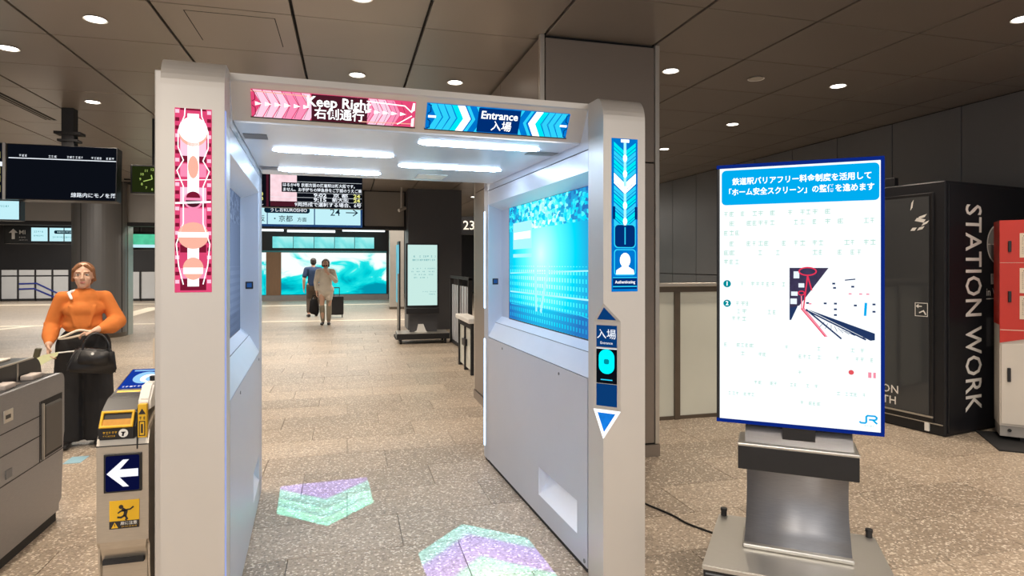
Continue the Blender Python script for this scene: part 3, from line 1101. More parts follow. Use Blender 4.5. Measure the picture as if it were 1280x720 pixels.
def sign_panel(xc, w, h, bg, dark, c1, c2, red):
    M = tilt_frame(xc)
    pn = link('lit_sign', box(-w / 2, w / 2, -h / 2, h / 2, -0.002, 0.004), bg, gate, M)
    P = Print(pn, Matrix.Translation((0, 0, 0.0045)))
    def chev(x, t, d, m, lay, hh=h / 2):
        # chevron, d=+1 points right
        k = hh * 0.55 * d
        P.poly(((x, -hh), (x + t, -hh), (x + t + k, 0), (x + t, hh), (x, hh), (x + k, 0)), m, lay, 'chevron')
    if red:
        cols = (c2, c2, c1, bg, c1, c2)
        for i in range(6):
            chev(-w / 2 + 0.008 + i * 0.039, 0.035, 1, (g_pinkl, g_pinkl, g_pinkl, g_pink, g_pink, g_pinkl)[i], 1)
            chev(w / 2 - 0.29 + i * 0.039, 0.035, 1, (g_pinkl, g_pink, g_pinkl, g_pinkl, g_pink, g_redbg)[i], 1)
        for x0 in (-w / 2 + 0.01, w / 2 - 0.27):
            for i in range(6):
                P.poly([(x0 + 0.006 + i * 0.039, -0.009), (x0 + 0.034 + i * 0.039, 0), (x0 + 0.006 + i * 0.039, 0.009)], g_white, 3, 'arrow_head')
            for i in range(6):
                P.line([(x0 + 0.008 + i * 0.039, -h / 2 + 0.004), (x0 + 0.03 + i * 0.039, 0), (x0 + 0.008 + i * 0.039, h / 2 - 0.004)], 0.0016, g_reddark, 2)
        P.rect(-0.105, 0.135, -h / 2, h / 2, g_boardm, 2)
        P.line([(-w / 2, h / 2 - 0.006), (-w / 2 + 0.25, h / 2 - 0.012)], 0.004, g_peach, 3)
        P.line([(w / 2 - 0.25, -h / 2 + 0.01), (w / 2 - 0.01, -h / 2 + 0.016)], 0.004, g_peach, 3)
        P.line([(w / 2 - 0.22, h / 2 - 0.012), (w / 2 - 0.05, h / 2 - 0.02), (w / 2 - 0.015, 0.01)], 0.005, g_white, 4)
        P.line([(w / 2 - 0.08, -h / 2 + 0.01), (w / 2 - 0.015, -0.005)], 0.005, g_white, 4)
        P.poly(((w / 2 - 0.02, 0.012), (w / 2 - 0.004, 0.02), (w / 2 - 0.004, h / 2 - 0.004), (w / 2 - 0.014, h / 2 - 0.004)), g_white, 4)
        P.poly(((w / 2 - 0.016, -h / 2 + 0.004), (w / 2 - 0.004, -h / 2 + 0.004), (w / 2 - 0.004, -0.012), (w / 2 - 0.016, -0.02)), g_white, 4)
        P.line([(-w / 2 + 0.003, h / 2), (-w / 2 + 0.016, h / 2 - 0.012), (-w / 2 + 0.016, 0.018), (-w / 2 + 0.003, 0.008)], 0.003, g_reddark, 4)
        P.line([(-w / 2 + 0.003, -h / 2), (-w / 2 + 0.016, -h / 2 + 0.012), (-w / 2 + 0.016, -0.018), (-w / 2 + 0.003, -0.008)], 0.003, g_reddark, 4)
        P.flush()
        P.text('Keep Right', 0.012, 0.026, 0.063, g_white, 6, 0.022, sx=0.98)
        P.text('右側通行', 0.014, -0.027, 0.054, g_white, 6, 0.02)
    else:
        for i in range(4):
            chev(-w / 2 + 0.012 + i * 0.034, 0.031, 1, g_cyan if i < 3 else g_aqua, 1)
            chev(w / 2 - 0.043 - i * 0.034, 0.031, -1, g_cyan if i < 3 else g_aqua, 1)
        chev(-w / 2 + 0.142, 0.036, 1, g_white, 2)
        chev(w / 2 - 0.178, 0.036, -1, g_white, 2)
        for i in range(3):
            chev(-w / 2 + 0.185 + i * 0.024, 0.016, 1, g_bluebg if i % 2 else g_cyan, 1)
            chev(w / 2 - 0.205 - i * 0.024, 0.016, -1, g_bluebg if i % 2 else g_cyan, 1)
        P.rect(-0.11, 0.10, -h / 2 + 0.003, h / 2 - 0.003, g_navy, 2)
        for sx_ in (-1, 1):
            P.line([(sx_ * (w / 2 - 0.008), 0), (sx_ * (w / 2 - 0.045), 0)], 0.011, g_white, 4)
            for i in range(4):
                xx = w / 2 - 0.012 - i * 0.034
                P.line([(sx_ * xx, -h / 2 + 0.004), (sx_ * (xx - 0.028), 0), (sx_ * xx, h / 2 - 0.004)], 0.0025, g_bluebg, 3)
            P.line([(sx_ * (w / 2 - 0.004), h / 2 - 0.006), (sx_ * (w / 2 - 0.018), h / 2 - 0.008), (sx_ * (w / 2 - 0.018), 0.022), (sx_ * (w / 2 - 0.004), 0.012)], 0.004, g_navy, 5)
            P.line([(sx_ * (w / 2 - 0.004), -h / 2 + 0.006), (sx_ * (w / 2 - 0.018), -h / 2 + 0.008), (sx_ * (w / 2 - 0.018), -0.022), (sx_ * (w / 2 - 0.004), -0.012)], 0.004, g_navy, 5)
        P.flush()
        P.text('Entrance', -0.005, 0.025, 0.052, g_white, 6, 0.022)
        P.text('入場', 0.01, -0.027, 0.052, g_white, 6, 0.012)
    link('sign_frame', box(-w / 2 - 0.004, w / 2 + 0.004, -h / 2 - 0.005, -h / 2, -0.002, 0.005), m_black, pn)
    return pn


sign_panel(-0.388, 0.70, 0.118, g_redbg, g_reddark, g_pink, g_pinkl, True)
sign_panel(0.37, 0.712, 0.122, g_bluebg, g_navy, g_cyan, g_cyanl, False)

# tall panel on the left pillar: pink
PW_, PH_ = 0.128, 0.705
pn = link('lit_panel', box(-PW_ / 2, PW_ / 2, -PH_ / 2, PH_ / 2, -0.004, 0.002), g_redbg, gate, face_front(-0.924, 0.0, 1.794))
P = Print(pn, Matrix.Translation((0, 0, 0.0022)))
t_ = PH_ / 2
for (ya, yb, m) in ((0.345, 0.352, g_reddark), (0.235, 0.30, g_pink), (0.17, 0.235, g_pinkl), (0.145, 0.17, g_reddark), (0.09, 0.14, g_pink), (-0.01, 0.05, g_pinkl), (-0.025, -0.01, g_reddark), (-0.10, -0.03, g_pink), (-0.16, -0.10, g_pinkl), (-0.2, -0.17, g_reddark), (-0.345, -0.30, g_reddark), (-0.30, -0.26, g_pink)):
    P.rect(-0.045, 0.045, ya, yb, m, 1, 'colour_band')
for s in (-1, 1):
    for k in range(22):
        P.rect(s * 0.048 if s > 0 else -0.062, 0.062 if s > 0 else -0.048, t_ - 0.02 - k * 0.031, t_ - 0.006 - k * 0.031, g_reddark if k % 3 else g_pinkl, 1, 'edge_dash', False)
    P.line([(s * 0.028, t_), (s * 0.03, t_ - 0.03), (s * 0.052, t_ - 0.09), (s * 0.052, t_ - 0.15), (s * 0.034, t_ - 0.2), (s * 0.056, t_ - 0.24), (s * 0.034, t_ - 0.3), (s * 0.034, t_ - 0.44), (s * 0.058, t_ - 0.52), (s * 0.05, -t_ + 0.1), (s * 0.034, -t_ + 0.03)], 0.004, g_white, 3, 'light_trace')
P.disc(0, t_ - 0.095, 0.05, g_peach, 2)
P.disc(0, t_ - 0.082, 0.05, g_white, 3)
P.disc(0, t_ - 0.225, 0.018, g_peach, 3, sy=2.4)
P.rect(-0.02, 0.02, t_ - 0.34, t_ - 0.02, g_white, 2, 'light_core')
P.disc(0, 0.0, 0.033, g_pink, 3)
P.disc(0, -0.0, 0.026, g_boardm, 4, a0=180, a1=360)
P.disc(0, 0.01, 0.024, g_reddark, 4, a0=0, a1=180)
P.line([(-0.062, -0.012), (0.062, -0.004)], 0.007, g_white, 5)
P.line([(-0.062, 0.075), (0.062, 0.082)], 0.003, g_white, 5)
P.disc(0, -0.135, 0.054, g_peach, 3, sy=0.95)
P.rect(-0.053, 0.053, -0.142, -0.122, g_white, 4, 'light_core')
P.rect(-0.02, 0.02, -0.33, -0.18, g_white, 2, 'light_core')
P.disc(0, -0.262, 0.036, g_peach, 3, sy=1.2)
P.rect(-0.034, 0.034, -0.282, -0.258, g_white, 4, 'light_core')
P.flush()

# tall panel on the right pillar: blue
PW_, PH_ = 0.138, 0.728
pn = link('lit_panel', box(-PW_ / 2, PW_ / 2, -PH_ / 2, PH_ / 2, -0.004, 0.002), g_bluebg, gate, face_front(IN + 0.112, 0.0, 1.783))
P = Print(pn, Matrix.Translation((0, 0, 0.0022)))


def vchev(y, t, m, lay, hw=0.058, k=0.045):
    P.poly(((-hw, y + k), (-hw, y + k + t), (0, y + t), (hw, y + k + t), (hw, y + k), (0, y)), m, lay, 'chevron')


for i in range(4):
    vchev(0.265 - i * 0.041, 0.037, g_cyan if i % 2 else g_aqua, 1)
vchev(0.10, 0.05, g_white, 2, k=0.05)
for i in range(5):
    vchev(0.062 - i * 0.04, 0.034, g_aqua if i % 2 else g_cyan, 1)
for i in range(9):
    P.line([(-0.058, 0.325 - i * 0.041), (0, 0.280 - i * 0.041), (0.058, 0.325 - i * 0.041)], 0.003, g_bluebg, 2)
P.line([(0, 0.35), (0, -0.05)], 0.014, g_cyanl, 3)
for i in range(5):
    P.disc(0, 0.27 - i * 0.075, 0.011, g_white, 4, sy=1.6)
P.rect(-0.022, 0.022, 0.345, 0.36, g_white, 4)
P.poly(rounded(0.116, 0.115, 0.02, 4, 0, -0.100), g_cyan, 2)
P.poly(rounded(0.106, 0.105, 0.018, 4, 0, -0.100), g_navy, 3)
P.line([(0, -0.058), (0, -0.14)], 0.006, g_cyan, 4)
P.poly(rounded(0.116, 0.125, 0.016, 4, 0, -0.225), g_cyan, 2)
P.poly(rounded(0.106, 0.115, 0.014, 4, 0, -0.225), g_bluebg, 3)
P.disc(0, -0.215, 0.028, g_white, 5, sy=1.25)
P.poly([(-0.048, -0.282), (0.048, -0.282), (0.046, -0.262), (0.018, -0.246), (0.014, -0.23), (-0.014, -0.23), (-0.018, -0.246), (-0.046, -0.262)], g_white, 5)
P.rect(-0.064, 0.064, -0.352, -0.298, g_navy, 3)
P.line([(-0.064, -0.298), (0.064, -0.298)], 0.004, g_cyan, 4)
P.line([(-0.064, -0.340), (0.064, -0.340)], 0.005, g_cyan, 4)
for s in (-1, 1):
    P.rect(s * 0.052, s * 0.066, -0.02, 0.04, g_navy, 4)
P.flush()
P.text('Authenticating', 0, -0.319, 0.021, g_white, 5, 0.01, sx=0.86)

# reader on the cut corner
cx_ = Vector(CB) - Vector(CA)
cxn = cx_.normalized()
czn = Vector((cxn.y, -cxn.x, 0)).normalized()
if czn.y > 0:
    czn = -czn
c0 = (Vector(CA) + Vector(CB2)) / 2
Wc, Hc = cx_.length, CA[2] - CA2[2]
Mr = frame(c0 + czn * 0.001, cxn, (0, 0, 1), czn)
rd = link('card_reader', box(-Wc / 2 + 0.010, Wc / 2 - 0.010, -Hc / 2 + 0.012, Hc / 2 - 0.012, 0.0, 0.004), m_silver, gate, Mr)
P = Print(rd, Matrix.Translation((0, 0, 0.0045)))
a_, b_ = Wc / 2 - 0.017, Hc / 2 - 0.02
P.rect(-a_, a_, b_ - 0.105, b_, g_trid, 1, 'name_plate')
P.rect(-a_, a_, -0.085, b_ - 0.112, g_boardk, 1, 'reader_window')
P.rect(-a_, a_, -b_, -0.088, g_trid, 1, 'lower_plate')
P.poly(rounded(0.080, 0.118, 0.038, 8, 0.0, 0.02), g_ring, 2, 'reader_ring')
P.poly(rounded(0.026, 0.024, 0.008, 4, 0.0, 0.02), g_teal, 3, 'reader_core')
P.rect(-0.03, 0.03, -0.070, -0.065, g_cyan, 2, 'name_plate')
P.line([(-a_, b_ - 0.112), (a_, b_ - 0.112)], 0.004, g_boardw, 2)
P.flush()
P.text('入場', 0, b_ - 0.045, 0.050, g_boardw, 4, 0.006)
P.text('Entrance', 0, b_ - 0.085, 0.018, g_boardw, 4, 0.006)


def tri_part(a, b, c, name, mi, mo, inset):
    A, B, Cc = Vector(a), Vector(b), Vector(c)
    n = (B - A).cross(Cc - A).normalized()
    if n.y > 0 or (n.x > 0.3):
        n = -n
    cen = (A + B + Cc) / 3
    bm = bmesh.new()
    bm.faces.new([bm.verts.new(p + n * 0.002) for p in (A, B, Cc)])
    o = link(name, bm, mo, gate)
    bm = bmesh.new()
    bm.faces.new([bm.verts.new(cen + (p - cen) * inset + n * 0.0035) for p in (A, B, Cc)])
    link('lit_triangle', bm, mi, o)


tri_part(CA, CB, CT, 'upper_triangle', g_trid, m_silver, 0.70)
tri_part(CA2, CB2, CM, 'lower_triangle', g_tri, g_white, 0.66)


# floor arrows thrown by two projectors in the canopy
def projector(x, y, kind, watts):
    l = bpy.data.lights.new('arrow_projector', 'SPOT')
    l.energy = watts
    l.spot_size = R(56)
    l.spot_blend = 0.05
    l.shadow_soft_size = 0.0
    l.use_nodes = True
    nt = l.node_tree
    em = nt.nodes['Emission']
    tc = nt.nodes.new('ShaderNodeTexCoord')
    sp = nt.nodes.new('ShaderNodeSeparateXYZ')
    nt.links.new(tc.outputs['Normal'], sp.inputs[0])
    dz = nmath(nt, 'ABSOLUTE', sp.outputs[2])
    u = nmath(nt, 'MULTIPLY', nmath(nt, 'DIVIDE', sp.outputs[0], dz), 2.14)
    v = nmath(nt, 'MULTIPLY', nmath(nt, 'DIVIDE', sp.outputs[1], dz), 2.14)
    au = nmath(nt, 'ABSOLUTE', u)
    AND = lambda a, b: nmath(nt, 'MULTIPLY', a, b)
    LT = lambda a, b: nmath(nt, 'LESS_THAN', a, b)
    GT = lambda a, b: nmath(nt, 'GREATER_THAN', a, b)
    if kind == 1:        # points to the viewer
        w = nmath(nt, 'MULTIPLY_ADD', au, -0.95, v)
        mask = AND(AND(LT(au, 0.295), GT(w, -0.42)), LT(v, 0.36))
    else:                # points away
        w = nmath(nt, 'MULTIPLY_ADD', au, -0.95, nmath(nt, 'MULTIPLY', v, -1))
        mask = AND(AND(LT(au, 0.31), GT(w, -0.40)), GT(v, -0.55))
    nz = nt.nodes.new('ShaderNodeTexNoise')
    nz.inputs['Scale'].default_value = 16
    cv = nt.nodes.new('ShaderNodeCombineXYZ')
    nt.links.new(u, cv.inputs[0])
    nt.links.new(v, cv.inputs[1])
    nt.links.new(cv.outputs[0], nz.inputs['Vector'])
    cr = nt.nodes.new('ShaderNodeValToRGB')
    cr.color_ramp.interpolation = 'LINEAR'
    el = cr.color_ramp.elements
    st = ((0.0, (0.10, 0.75, 0.70)), (0.16, (0.25, 0.95, 0.85)), (0.18, (0.06, 0.45, 0.55)), (0.36, (0.20, 0.90, 0.85)), (0.38, (0.05, 0.38, 0.45)), (0.58, (0.15, 0.70, 0.80)), (0.62, (0.18, 0.16, 0.75)), (1.0, (0.22, 0.20, 0.85))) if kind == 1 else \
         ((0.0, (0.08, 0.55, 0.65)), (0.20, (0.14, 0.55, 0.70)), (0.24, (0.16, 0.16, 0.80)), (0.60, (0.30, 0.24, 0.85)), (0.64, (0.25, 0.85, 0.85)), (1.0, (0.6, 0.95, 1.0)))
    el[0].position, el[0].color = st[0][0], (*st[0][1], 1)
    el[1].position, el[1].color = st[-1][0], (*st[-1][1], 1)
    for p, c in st[1:-1]:
        k = el.new(p)
        k.color = (*c, 1)
    f = nmath(nt, 'DIVIDE', nmath(nt, 'ADD', w, 0.42), 0.72)
    nt.links.new(f, cr.inputs['Fac'])
    nt.links.new(cr.outputs['Color'], em.inputs['Color'])
    st_ = nmath(nt, 'MULTIPLY', mask, nmath(nt, 'MULTIPLY_ADD', nz.outputs['Fac'], 0.9, 0.55))
    nt.links.new(st_, em.inputs['Strength'])
    o = bpy.data.objects.new('arrow_projector', l)
    COL.objects.link(o)
    o.parent = gate
    o.location = (x, y, 2.14)
    return o


projector(-0.405, 1.60, 1, 560)
projector(0.36, 0.56, 2, 560)

# ------------------------------------------------------------------ digital signage stand (right foreground)
sg = root('digital_signage', 'tall white lit portrait display on a silver floor stand at right', 'display', (2.083, 2.511, 0), -38)
# local: x right along the face, -y to the viewer
DW, DH, DZ0 = 0.712, 1.252, 0.780
fy = -0.085
dis = link('display_housing', box(-DW / 2, DW / 2, fy, fy + 0.055, DZ0, DZ0 + DH, 0.004), m_black, sg)
link('edge_glare', box(DW / 2 - 0.001, DW / 2 + 0.0015, fy + 0.004, fy + 0.05, DZ0 + 0.01, DZ0 + DH - 0.01), g_glare, dis)  # painted glare along the display edge, no lamp there
Ms = face_front(0, fy - 0.001, DZ0 + DH / 2)
SW, SH = DW - 0.03, DH - 0.036
scn = link('screen', box(-SW / 2, SW / 2, -SH / 2, SH / 2, -0.002, 0.001), g_paper, sg, Ms)
for (x0, x1, y0_, y1_) in ((-DW / 2, DW / 2, SH / 2, DH / 2), (-DW / 2, DW / 2, -DH / 2, -SH / 2), (SW / 2, DW / 2, -SH / 2, SH / 2)):
    link('bezel_glare', box(x0, x1, y0_, y1_, -0.0005, 0.0006), g_glare, scn)  # glare painted over the bezel as glowing strips
P = Print(scn, Matrix.Translation((0, 0, 0.0015)))
top = SH / 2
P.poly(rounded(SW - 0.014, 0.168, 0.020, 5, 0.002, top - 0.094), g_head, 1, 'heading_band')
rg = random.Random(3)
for yy in (0.222, 0.268, 0.314, 0.366, 0.410, 0.454):
    short = yy in (0.314, 0.454)
    P.scribble(-SW / 2 + 0.02, (-SW / 2 + 0.1) if short else SW / 2 - 0.02, top - yy, 0.024, g_faint, 1, dens=0.9 if short else 0.5, rng=rg)
for (xx, yy, xe, dn) in ((-SW / 2 + 0.075, 0.560, -0.05, 0.6), (-SW / 2 + 0.075, 0.655, -SW / 2 + 0.13, 0.8), (-SW / 2 + 0.058, 0.692, -0.08, 0.65), (-SW / 2 + 0.058, 0.728, -SW / 2 + 0.12, 0.9)):
    P.scribble(xx, xe, top - yy, 0.021, g_faint, 1, dens=dn, rng=rg)
for yy in (0.855, 0.895):
    P.scribble(-SW / 2 + 0.02, SW / 2 - 0.03, top - yy, 0.018, g_faint, 1, dens=0.3, rng=rg)
for (x0, x1, yy, dn) in ((-0.2, 0.02, 0.97, 0.2), (-0.2, 0.1, 1.03, 0.3), (0.15, 0.28, 1.055, 0.6), (-0.3, -0.18, 1.09, 0.6), (0.0, 0.1, 1.11, 0.6)):
    P.scribble(x0, x1, top - yy, 0.016, g_faint, 1, dens=dn, rng=rg)
P.disc(-SW / 2 + 0.034, top - 0.560, 0.0175, g_teal, 1)
P.disc(-SW / 2 + 0.034, top - 0.655, 0.0175, g_teal, 1)
# picture of a platform edge
px0, px1, py0, py1 = -0.03, 0.318, top - 0.808, top - 0.482
def pp(u, v):
    return (px0 + (px1 - px0) * u, py0 + (py1 - py0) * v)
P.poly([pp(0, 0), pp(1, 0), pp(1, 1), pp(0, 1)], g_paper, 1, 'picture_ground')
P.poly([pp(0, 0.42), pp(0.12, 0.46), pp(0.47, 1), pp(0, 1)], g_pdark, 2, 'picture_shade')
for (a, b, c, d) in ((0.02, 0.6, 0.1, 0.66), (0.01, 0.48, 0.09, 0.56), (0.11, 0.72, 0.18, 0.78), (0.05, 0.85, 0.12, 0.95)):
    P.poly([pp(a, b), pp(c, b), pp(c, d), pp(a, d)], g_ppale, 3, 'picture_detail')
P.poly([pp(0, 0.25), pp(0.02, 0.25), pp(0.1, 0.45), pp(0, 0.45)], g_pnavy, 2, 'picture_detail')
P.ring(*pp(0.22, 0.95), 0.036, 0.006, g_pred, 4, 'picture_ring', sy=0.5)
P.ring(*pp(0.145, 0.64), 0.013, 0.005, g_pred, 4, 'picture_ring', sy=0.7)
P.line([pp(0.22, 0.89), pp(0.17, 0.42)], 0.006, g_pred, 4)
P.line([pp(0.22, 0.89), pp(0.27, 0.68)], 0.006, g_pred, 4)
P.line([pp(0.145, 0.6), pp(0.15, 0.42)], 0.005, g_ppink, 4)
P.poly([pp(0.14, 0.42), pp(0.18, 0.43), pp(0.46, 0.03), pp(0.42, 0.03)], g_ppink, 3, 'picture_edge')
P.line([pp(0.14, 0.42), pp(0.43, 0.03)], 0.004, g_pred, 4)
P.line([pp(0.2, 0.41), pp(0.62, 0.01)], 0.007, g_pnavy, 4)
P.line([pp(0.2, 0.40), pp(0.9, 0.01)], 0.007, g_pnavy, 4)
P.poly([pp(0.22, 0.41), pp(1, 0.10), pp(1, 0.01), pp(0.95, 0.0)], g_pnavy, 3, 'picture_rail')
for k in range(9):
    P.line([pp(0.42 + 0.04 * k, 0.24 - 0.02 * k), pp(0.36 + 0.07 * k, 0.16 - 0.017 * k)], 0.002, g_pnavy, 3)
for (u, v) in ((0.53, 0.78), (0.54, 0.72), (0.55, 0.5), (0.55, 0.42), (0.55, 0.34), (0.75, 0.74), (0.78, 0.48), (0.43, 0.5), (0.22, 0.5), (0.99, 0.5), (0.99, 0.4)):
    P.rect(pp(u, v)[0] - 0.006, pp(u, v)[0] + 0.006, pp(u, v)[1] - 0.004, pp(u, v)[1] + 0.004, g_pnavy, 3, 'picture_detail')
for (u, v) in ((0.72, 0.64), (0.84, 0.64), (0.92, 0.64), (0.25, 0.49)):
    P.rect(pp(u, v)[0] - 0.006, pp(u, v)[0] + 0.006, pp(u, v)[1] - 0.003, pp(u, v)[1] + 0.003, g_ppink, 3, 'picture_detail')
P.line([pp(0.66, 0.83), pp(0.78, 0.845)], 0.005, g_pnavy, 3)
P.line([pp(0.89, 0.34), pp(0.9, 0.52)], 0.010, g_head, 3)
P.disc(0.225, top - 0.955, 0.011, g_faintr, 1)
P.rect(0.292, 0.305, top - 0.975, top - 0.95, g_ppink, 1)
P.rect(0.312, 0.322, top - 0.975, top - 0.95, g_ppink, 1)
# emblem: J and R drawn as one flowing stroke
jx, jy, js = 0.283, -SH / 2 + 0.054, 0.034
def jp(*ps):
    return [(jx + p[0] * js, jy + p[1] * js) for p in ps]
P.line(jp((-0.75, -0.35), (-0.55, -0.5), (-0.1, -0.5), (0.05, -0.35), (0.05, 0.35), (0.2, 0.5), (1.05, 0.5), (1.25, 0.32), (1.2, 0.08), (1.0, -0.02), (0.35, -0.02)), 0.0075, g_head, 2, 'emblem')
P.line(jp((0.8, -0.02), (1.3, -0.5)), 0.0075, g_head, 2, 'emblem')
P.scribble(jx - 0.005, jx + 0.035, jy - 0.029, 0.007, g_faint, 1, dens=1.0, rng=rg)
P.flush()
P.text('鉄道駅バリアフリー料金制度を活用して', 0.012, top - 0.068, 0.0365, g_white, 3, 0.020, sx=0.90)
P.text('「ホーム安全スクリーン」の整備を進めます', 0.0, top - 0.119, 0.0365, g_white, 3, 0.020, sx=0.87)
P.text('1', -SW / 2 + 0.034, top - 0.560, 0.028, g_white, 4, 0.02)
P.text('2', -SW / 2 + 0.034, top - 0.655, 0.028, g_white, 4, 0.02)

# stand: mount plate, bracket, neck, base
link('mount_block', box(-0.06, 0.08, fy + 0.01, fy + 0.07, 0.70, 0.80), m_black, sg)
mp = prism_bm([(-0.095, 0.697), (-0.03, 0.775), (0.08, 0.775), (0.08, 0.697)], 'x', -0.225, 0.235)
link('mount_plate', mp, m_steel, sg)
br = bmesh.new()
bx(br, -0.258, 0.258, -0.125, 0.09, 0.683, 0.697, 0.004)
brk = link('bracket_top', br, m_steel_h, sg)
bm = bmesh.new()
for x in (-0.19, 0.19):
    bx(bm, x - 0.005, x + 0.005, -0.06, -0.05, 0.697, 0.707)
link('bolt', bm, m_black, brk)
link('bracket_box', box(-0.256, 0.256, -0.12, 0.085, 0.572, 0.683, 0.003), m_black, sg)
# neck: front plate that sweeps forward to its foot, and flanks
nb = bmesh.new()
zs = [0.605 - 0.402 * k / 24 for k in range(25)]
def nyf(z):
    t = (0.605 - z) / 0.40
    return -0.085 + 0.075 * math.sin(min(1, t * 1.25) * math.pi) * 0.5 - 0.02 * t ** 4
def nhw(z):
    t = (0.605 - z) / 0.40
    return 0.218 + 0.012 * t ** 3
pf, pb = [], []
for z in zs:
    h = nhw(z)
    pf.append([nb.verts.new((-h, nyf(z), z)), nb.verts.new((h, nyf(z), z))])
    pb.append([nb.verts.new((-h, 0.06, z)), nb.verts.new((h, 0.06, z))])
for i in range(len(zs) - 1):
    nb.faces.new((pf[i][0], pf[i][1], pf[i + 1][1], pf[i + 1][0]))
    nb.faces.new((pb[i][0], pb[i][1], pb[i + 1][1], pb[i + 1][0]))
    for k in (0, 1):
        nb.faces.new((pf[i][k], pb[i][k], pb[i + 1][k], pf[i + 1][k]))
nb.faces.new((pf[0][0], pf[0][1], pb[0][1], pb[0][0]))
nb.faces.new((pf[-1][0], pf[-1][1], pb[-1][1], pb[-1][0]))
nk = link('neck', nb, m_steel, sg)
for p in nk.data.polygons:
    p.use_smooth = abs(p.normal.x) < 0.5 and p.normal.y < 0
link('neck_joint', box(-0.195, 0.195, nyf(0.57) - 0.0012, nyf(0.57) + 0.01, 0.566, 0.569), m_black_m, nk)
link('neck_foot', box(-0.235, 0.235, -0.128, 0.07, 0.2, 0.222, 0.006), m_steel_h, sg)
# base box, slightly wider at the front
bb = bmesh.new()
basep = [(-0.372, 0.255), (0.362, 0.255), (0.398, -0.375), (-0.395, -0.375)]
prism(bb, basep, 'z', 0.176, 0.2)
bmesh.ops.bevel(bb, geom=list(bb.edges), offset=0.005, segments=2, affect='EDGES')
base = link('base_plate', bb, m_steel_h, sg)
bb = bmesh.new()
prism(bb, [(p[0] * 0.985, p[1] * 0.985) for p in basep], 'z', 0.06, 0.178)
link('base_box', bb, m_black, sg)
bm = bmesh.new()
for z in (0.088, 0.125, 0.158):
    bx(bm, -0.38, 0.382, -0.3735, -0.36, z, z + 0.006)
link('base_groove', bm, m_vent, base)
for (x, y) in ((-0.345, 0.235), (0.335, 0.235)):
    bm = bmesh.new()
    cyl(bm, (x, y, 0.2), (x, y, 0.228), 0.015, n=16)
    cyl(bm, (x, y, 0.228), (x, y, 0.24), 0.018, 0.017, n=16)
    link('levelling_knob', bm, m_black, sg)
for (x, y) in ((-0.3, 0.2), (0.3, 0.2), (-0.3, -0.28), (0.3, -0.28)):
    bm = bmesh.new()
    cyl(bm, (x - 0.014, y, 0.03), (x + 0.014, y, 0.03), 0.03, n=16)
    bx(bm, x - 0.02, x + 0.02, y - 0.02, y + 0.02, 0.045, 0.062)
    link('caster', bm, m_rubber, sg)

cb = link('power_cable', tube(smooth_path([(1.62, 4.3, 0.006), (1.74, 3.95, 0.006), (1.852, 3.628, 0.006), (1.93, 3.411, 0.006), (1.957, 3.272, 0.006), (2.037, 3.10, 0.006), (2.12, 2.85, 0.006)]), 0.006), m_rubber)
tag(cb, 'thin black cable on the floor between the gate and the white display', 'cable')

# ------------------------------------------------------------------ black work booth
bo = root('work_booth', 'black box-shaped work booth with glass door and white vertical lettering', 'booth', (5.1645, 4.3233, 0), 10.1)
# local: x along the lettered face, y back
BH = 2.30
link('body', box(0.0, 1.36, 0.0, 1.5, 0.0, BH, 0.012), m_booth, bo)
link('front_panel', box(0.03, 1.34, -0.012, 0.004, 0.03, BH - 0.03, 0.004), m_booth, bo)
Pm = face_front(0, -0.0125, 0)
P = Print(bo, Pm)
tw = P.text('STATION WORK', 0.388, 1.152, 0.35, m_letter, 1, 0.010, rot=-90, spacing=1.05)
wx = [v.co.x for v in tw.data.vertices]
tw.data.transform(Matrix.Diagonal((1.90 / (max(wx) - min(wx)), 1, 1, 1)))
P.disc(0.80, 1.735, 0.19, m_letter, 1, 'printed_disc', n=40)
P.disc(0.80, 1.735, 0.175, m_grey_print, 2, 'printed_disc', n=40)
P.line([(0.61, 1.735), (0.99, 1.735)], 0.008, m_letter, 3)
P.rect(0.675, 0.80, 1.36, 1.46, m_letter, 1)
P.line([(0.60, 1.225), (0.86, 1.225)], 0.008, m_letter, 1)
P.text('in W', 0.60, 1.285, 0.10, m_letter, 1, 0.01, align='LEFT')
P.rect(0.60, 0.72, 0.78, 1.05, mat('charcoal_print', (0.05, 0.05, 0.055), 0.5, var=0.1), 1)
P.flush()
# glass door on the face turned to the left (local -x face), y from 0.13 to 0.95
link('door_frame', box(-0.012, 0.004, 0.10, 1.42, 0.10, 2.2, 0.004), m_black, bo)
m_glass = mat('tinted_glass', (0.055, 0.058, 0.062), 0.06, var=0.05, scale=2, spec=0.7)
dr = link('glass_door', box(-0.018, -0.008, 0.135, 1.02, 0.17, 2.17), m_glass, bo)
link('side_glass', box(-0.018, -0.008, 1.06, 1.38, 0.17, 2.17), m_glass, bo)
link('door_sill', box(-0.022, -0.004, 0.10, 1.42, 0.150, 0.165), m_pier_trim, bo)
link('floor_rail', box(-0.016, -0.002, 0.02, 1.45, 0.098, 0.106), m_pier_trim, bo)
link('hinge_cap', box(-0.02, -0.002, 0.135, 0.172, 0.025, 0.10), m_white, bo)
Md = frame((-0.019, 0, 0), (0, -1, 0), (0, 0, 1), (-1, 0, 0))
P = Print(dr, Md)
P.text('STATION', -0.408, 0.345, 0.105, m_letter, 1, 0.012, align='RIGHT', spacing=1.05)
P.text('BOOTH', -0.430, 0.240, 0.105, m_letter, 1, 0.012, align='RIGHT', spacing=1.05)
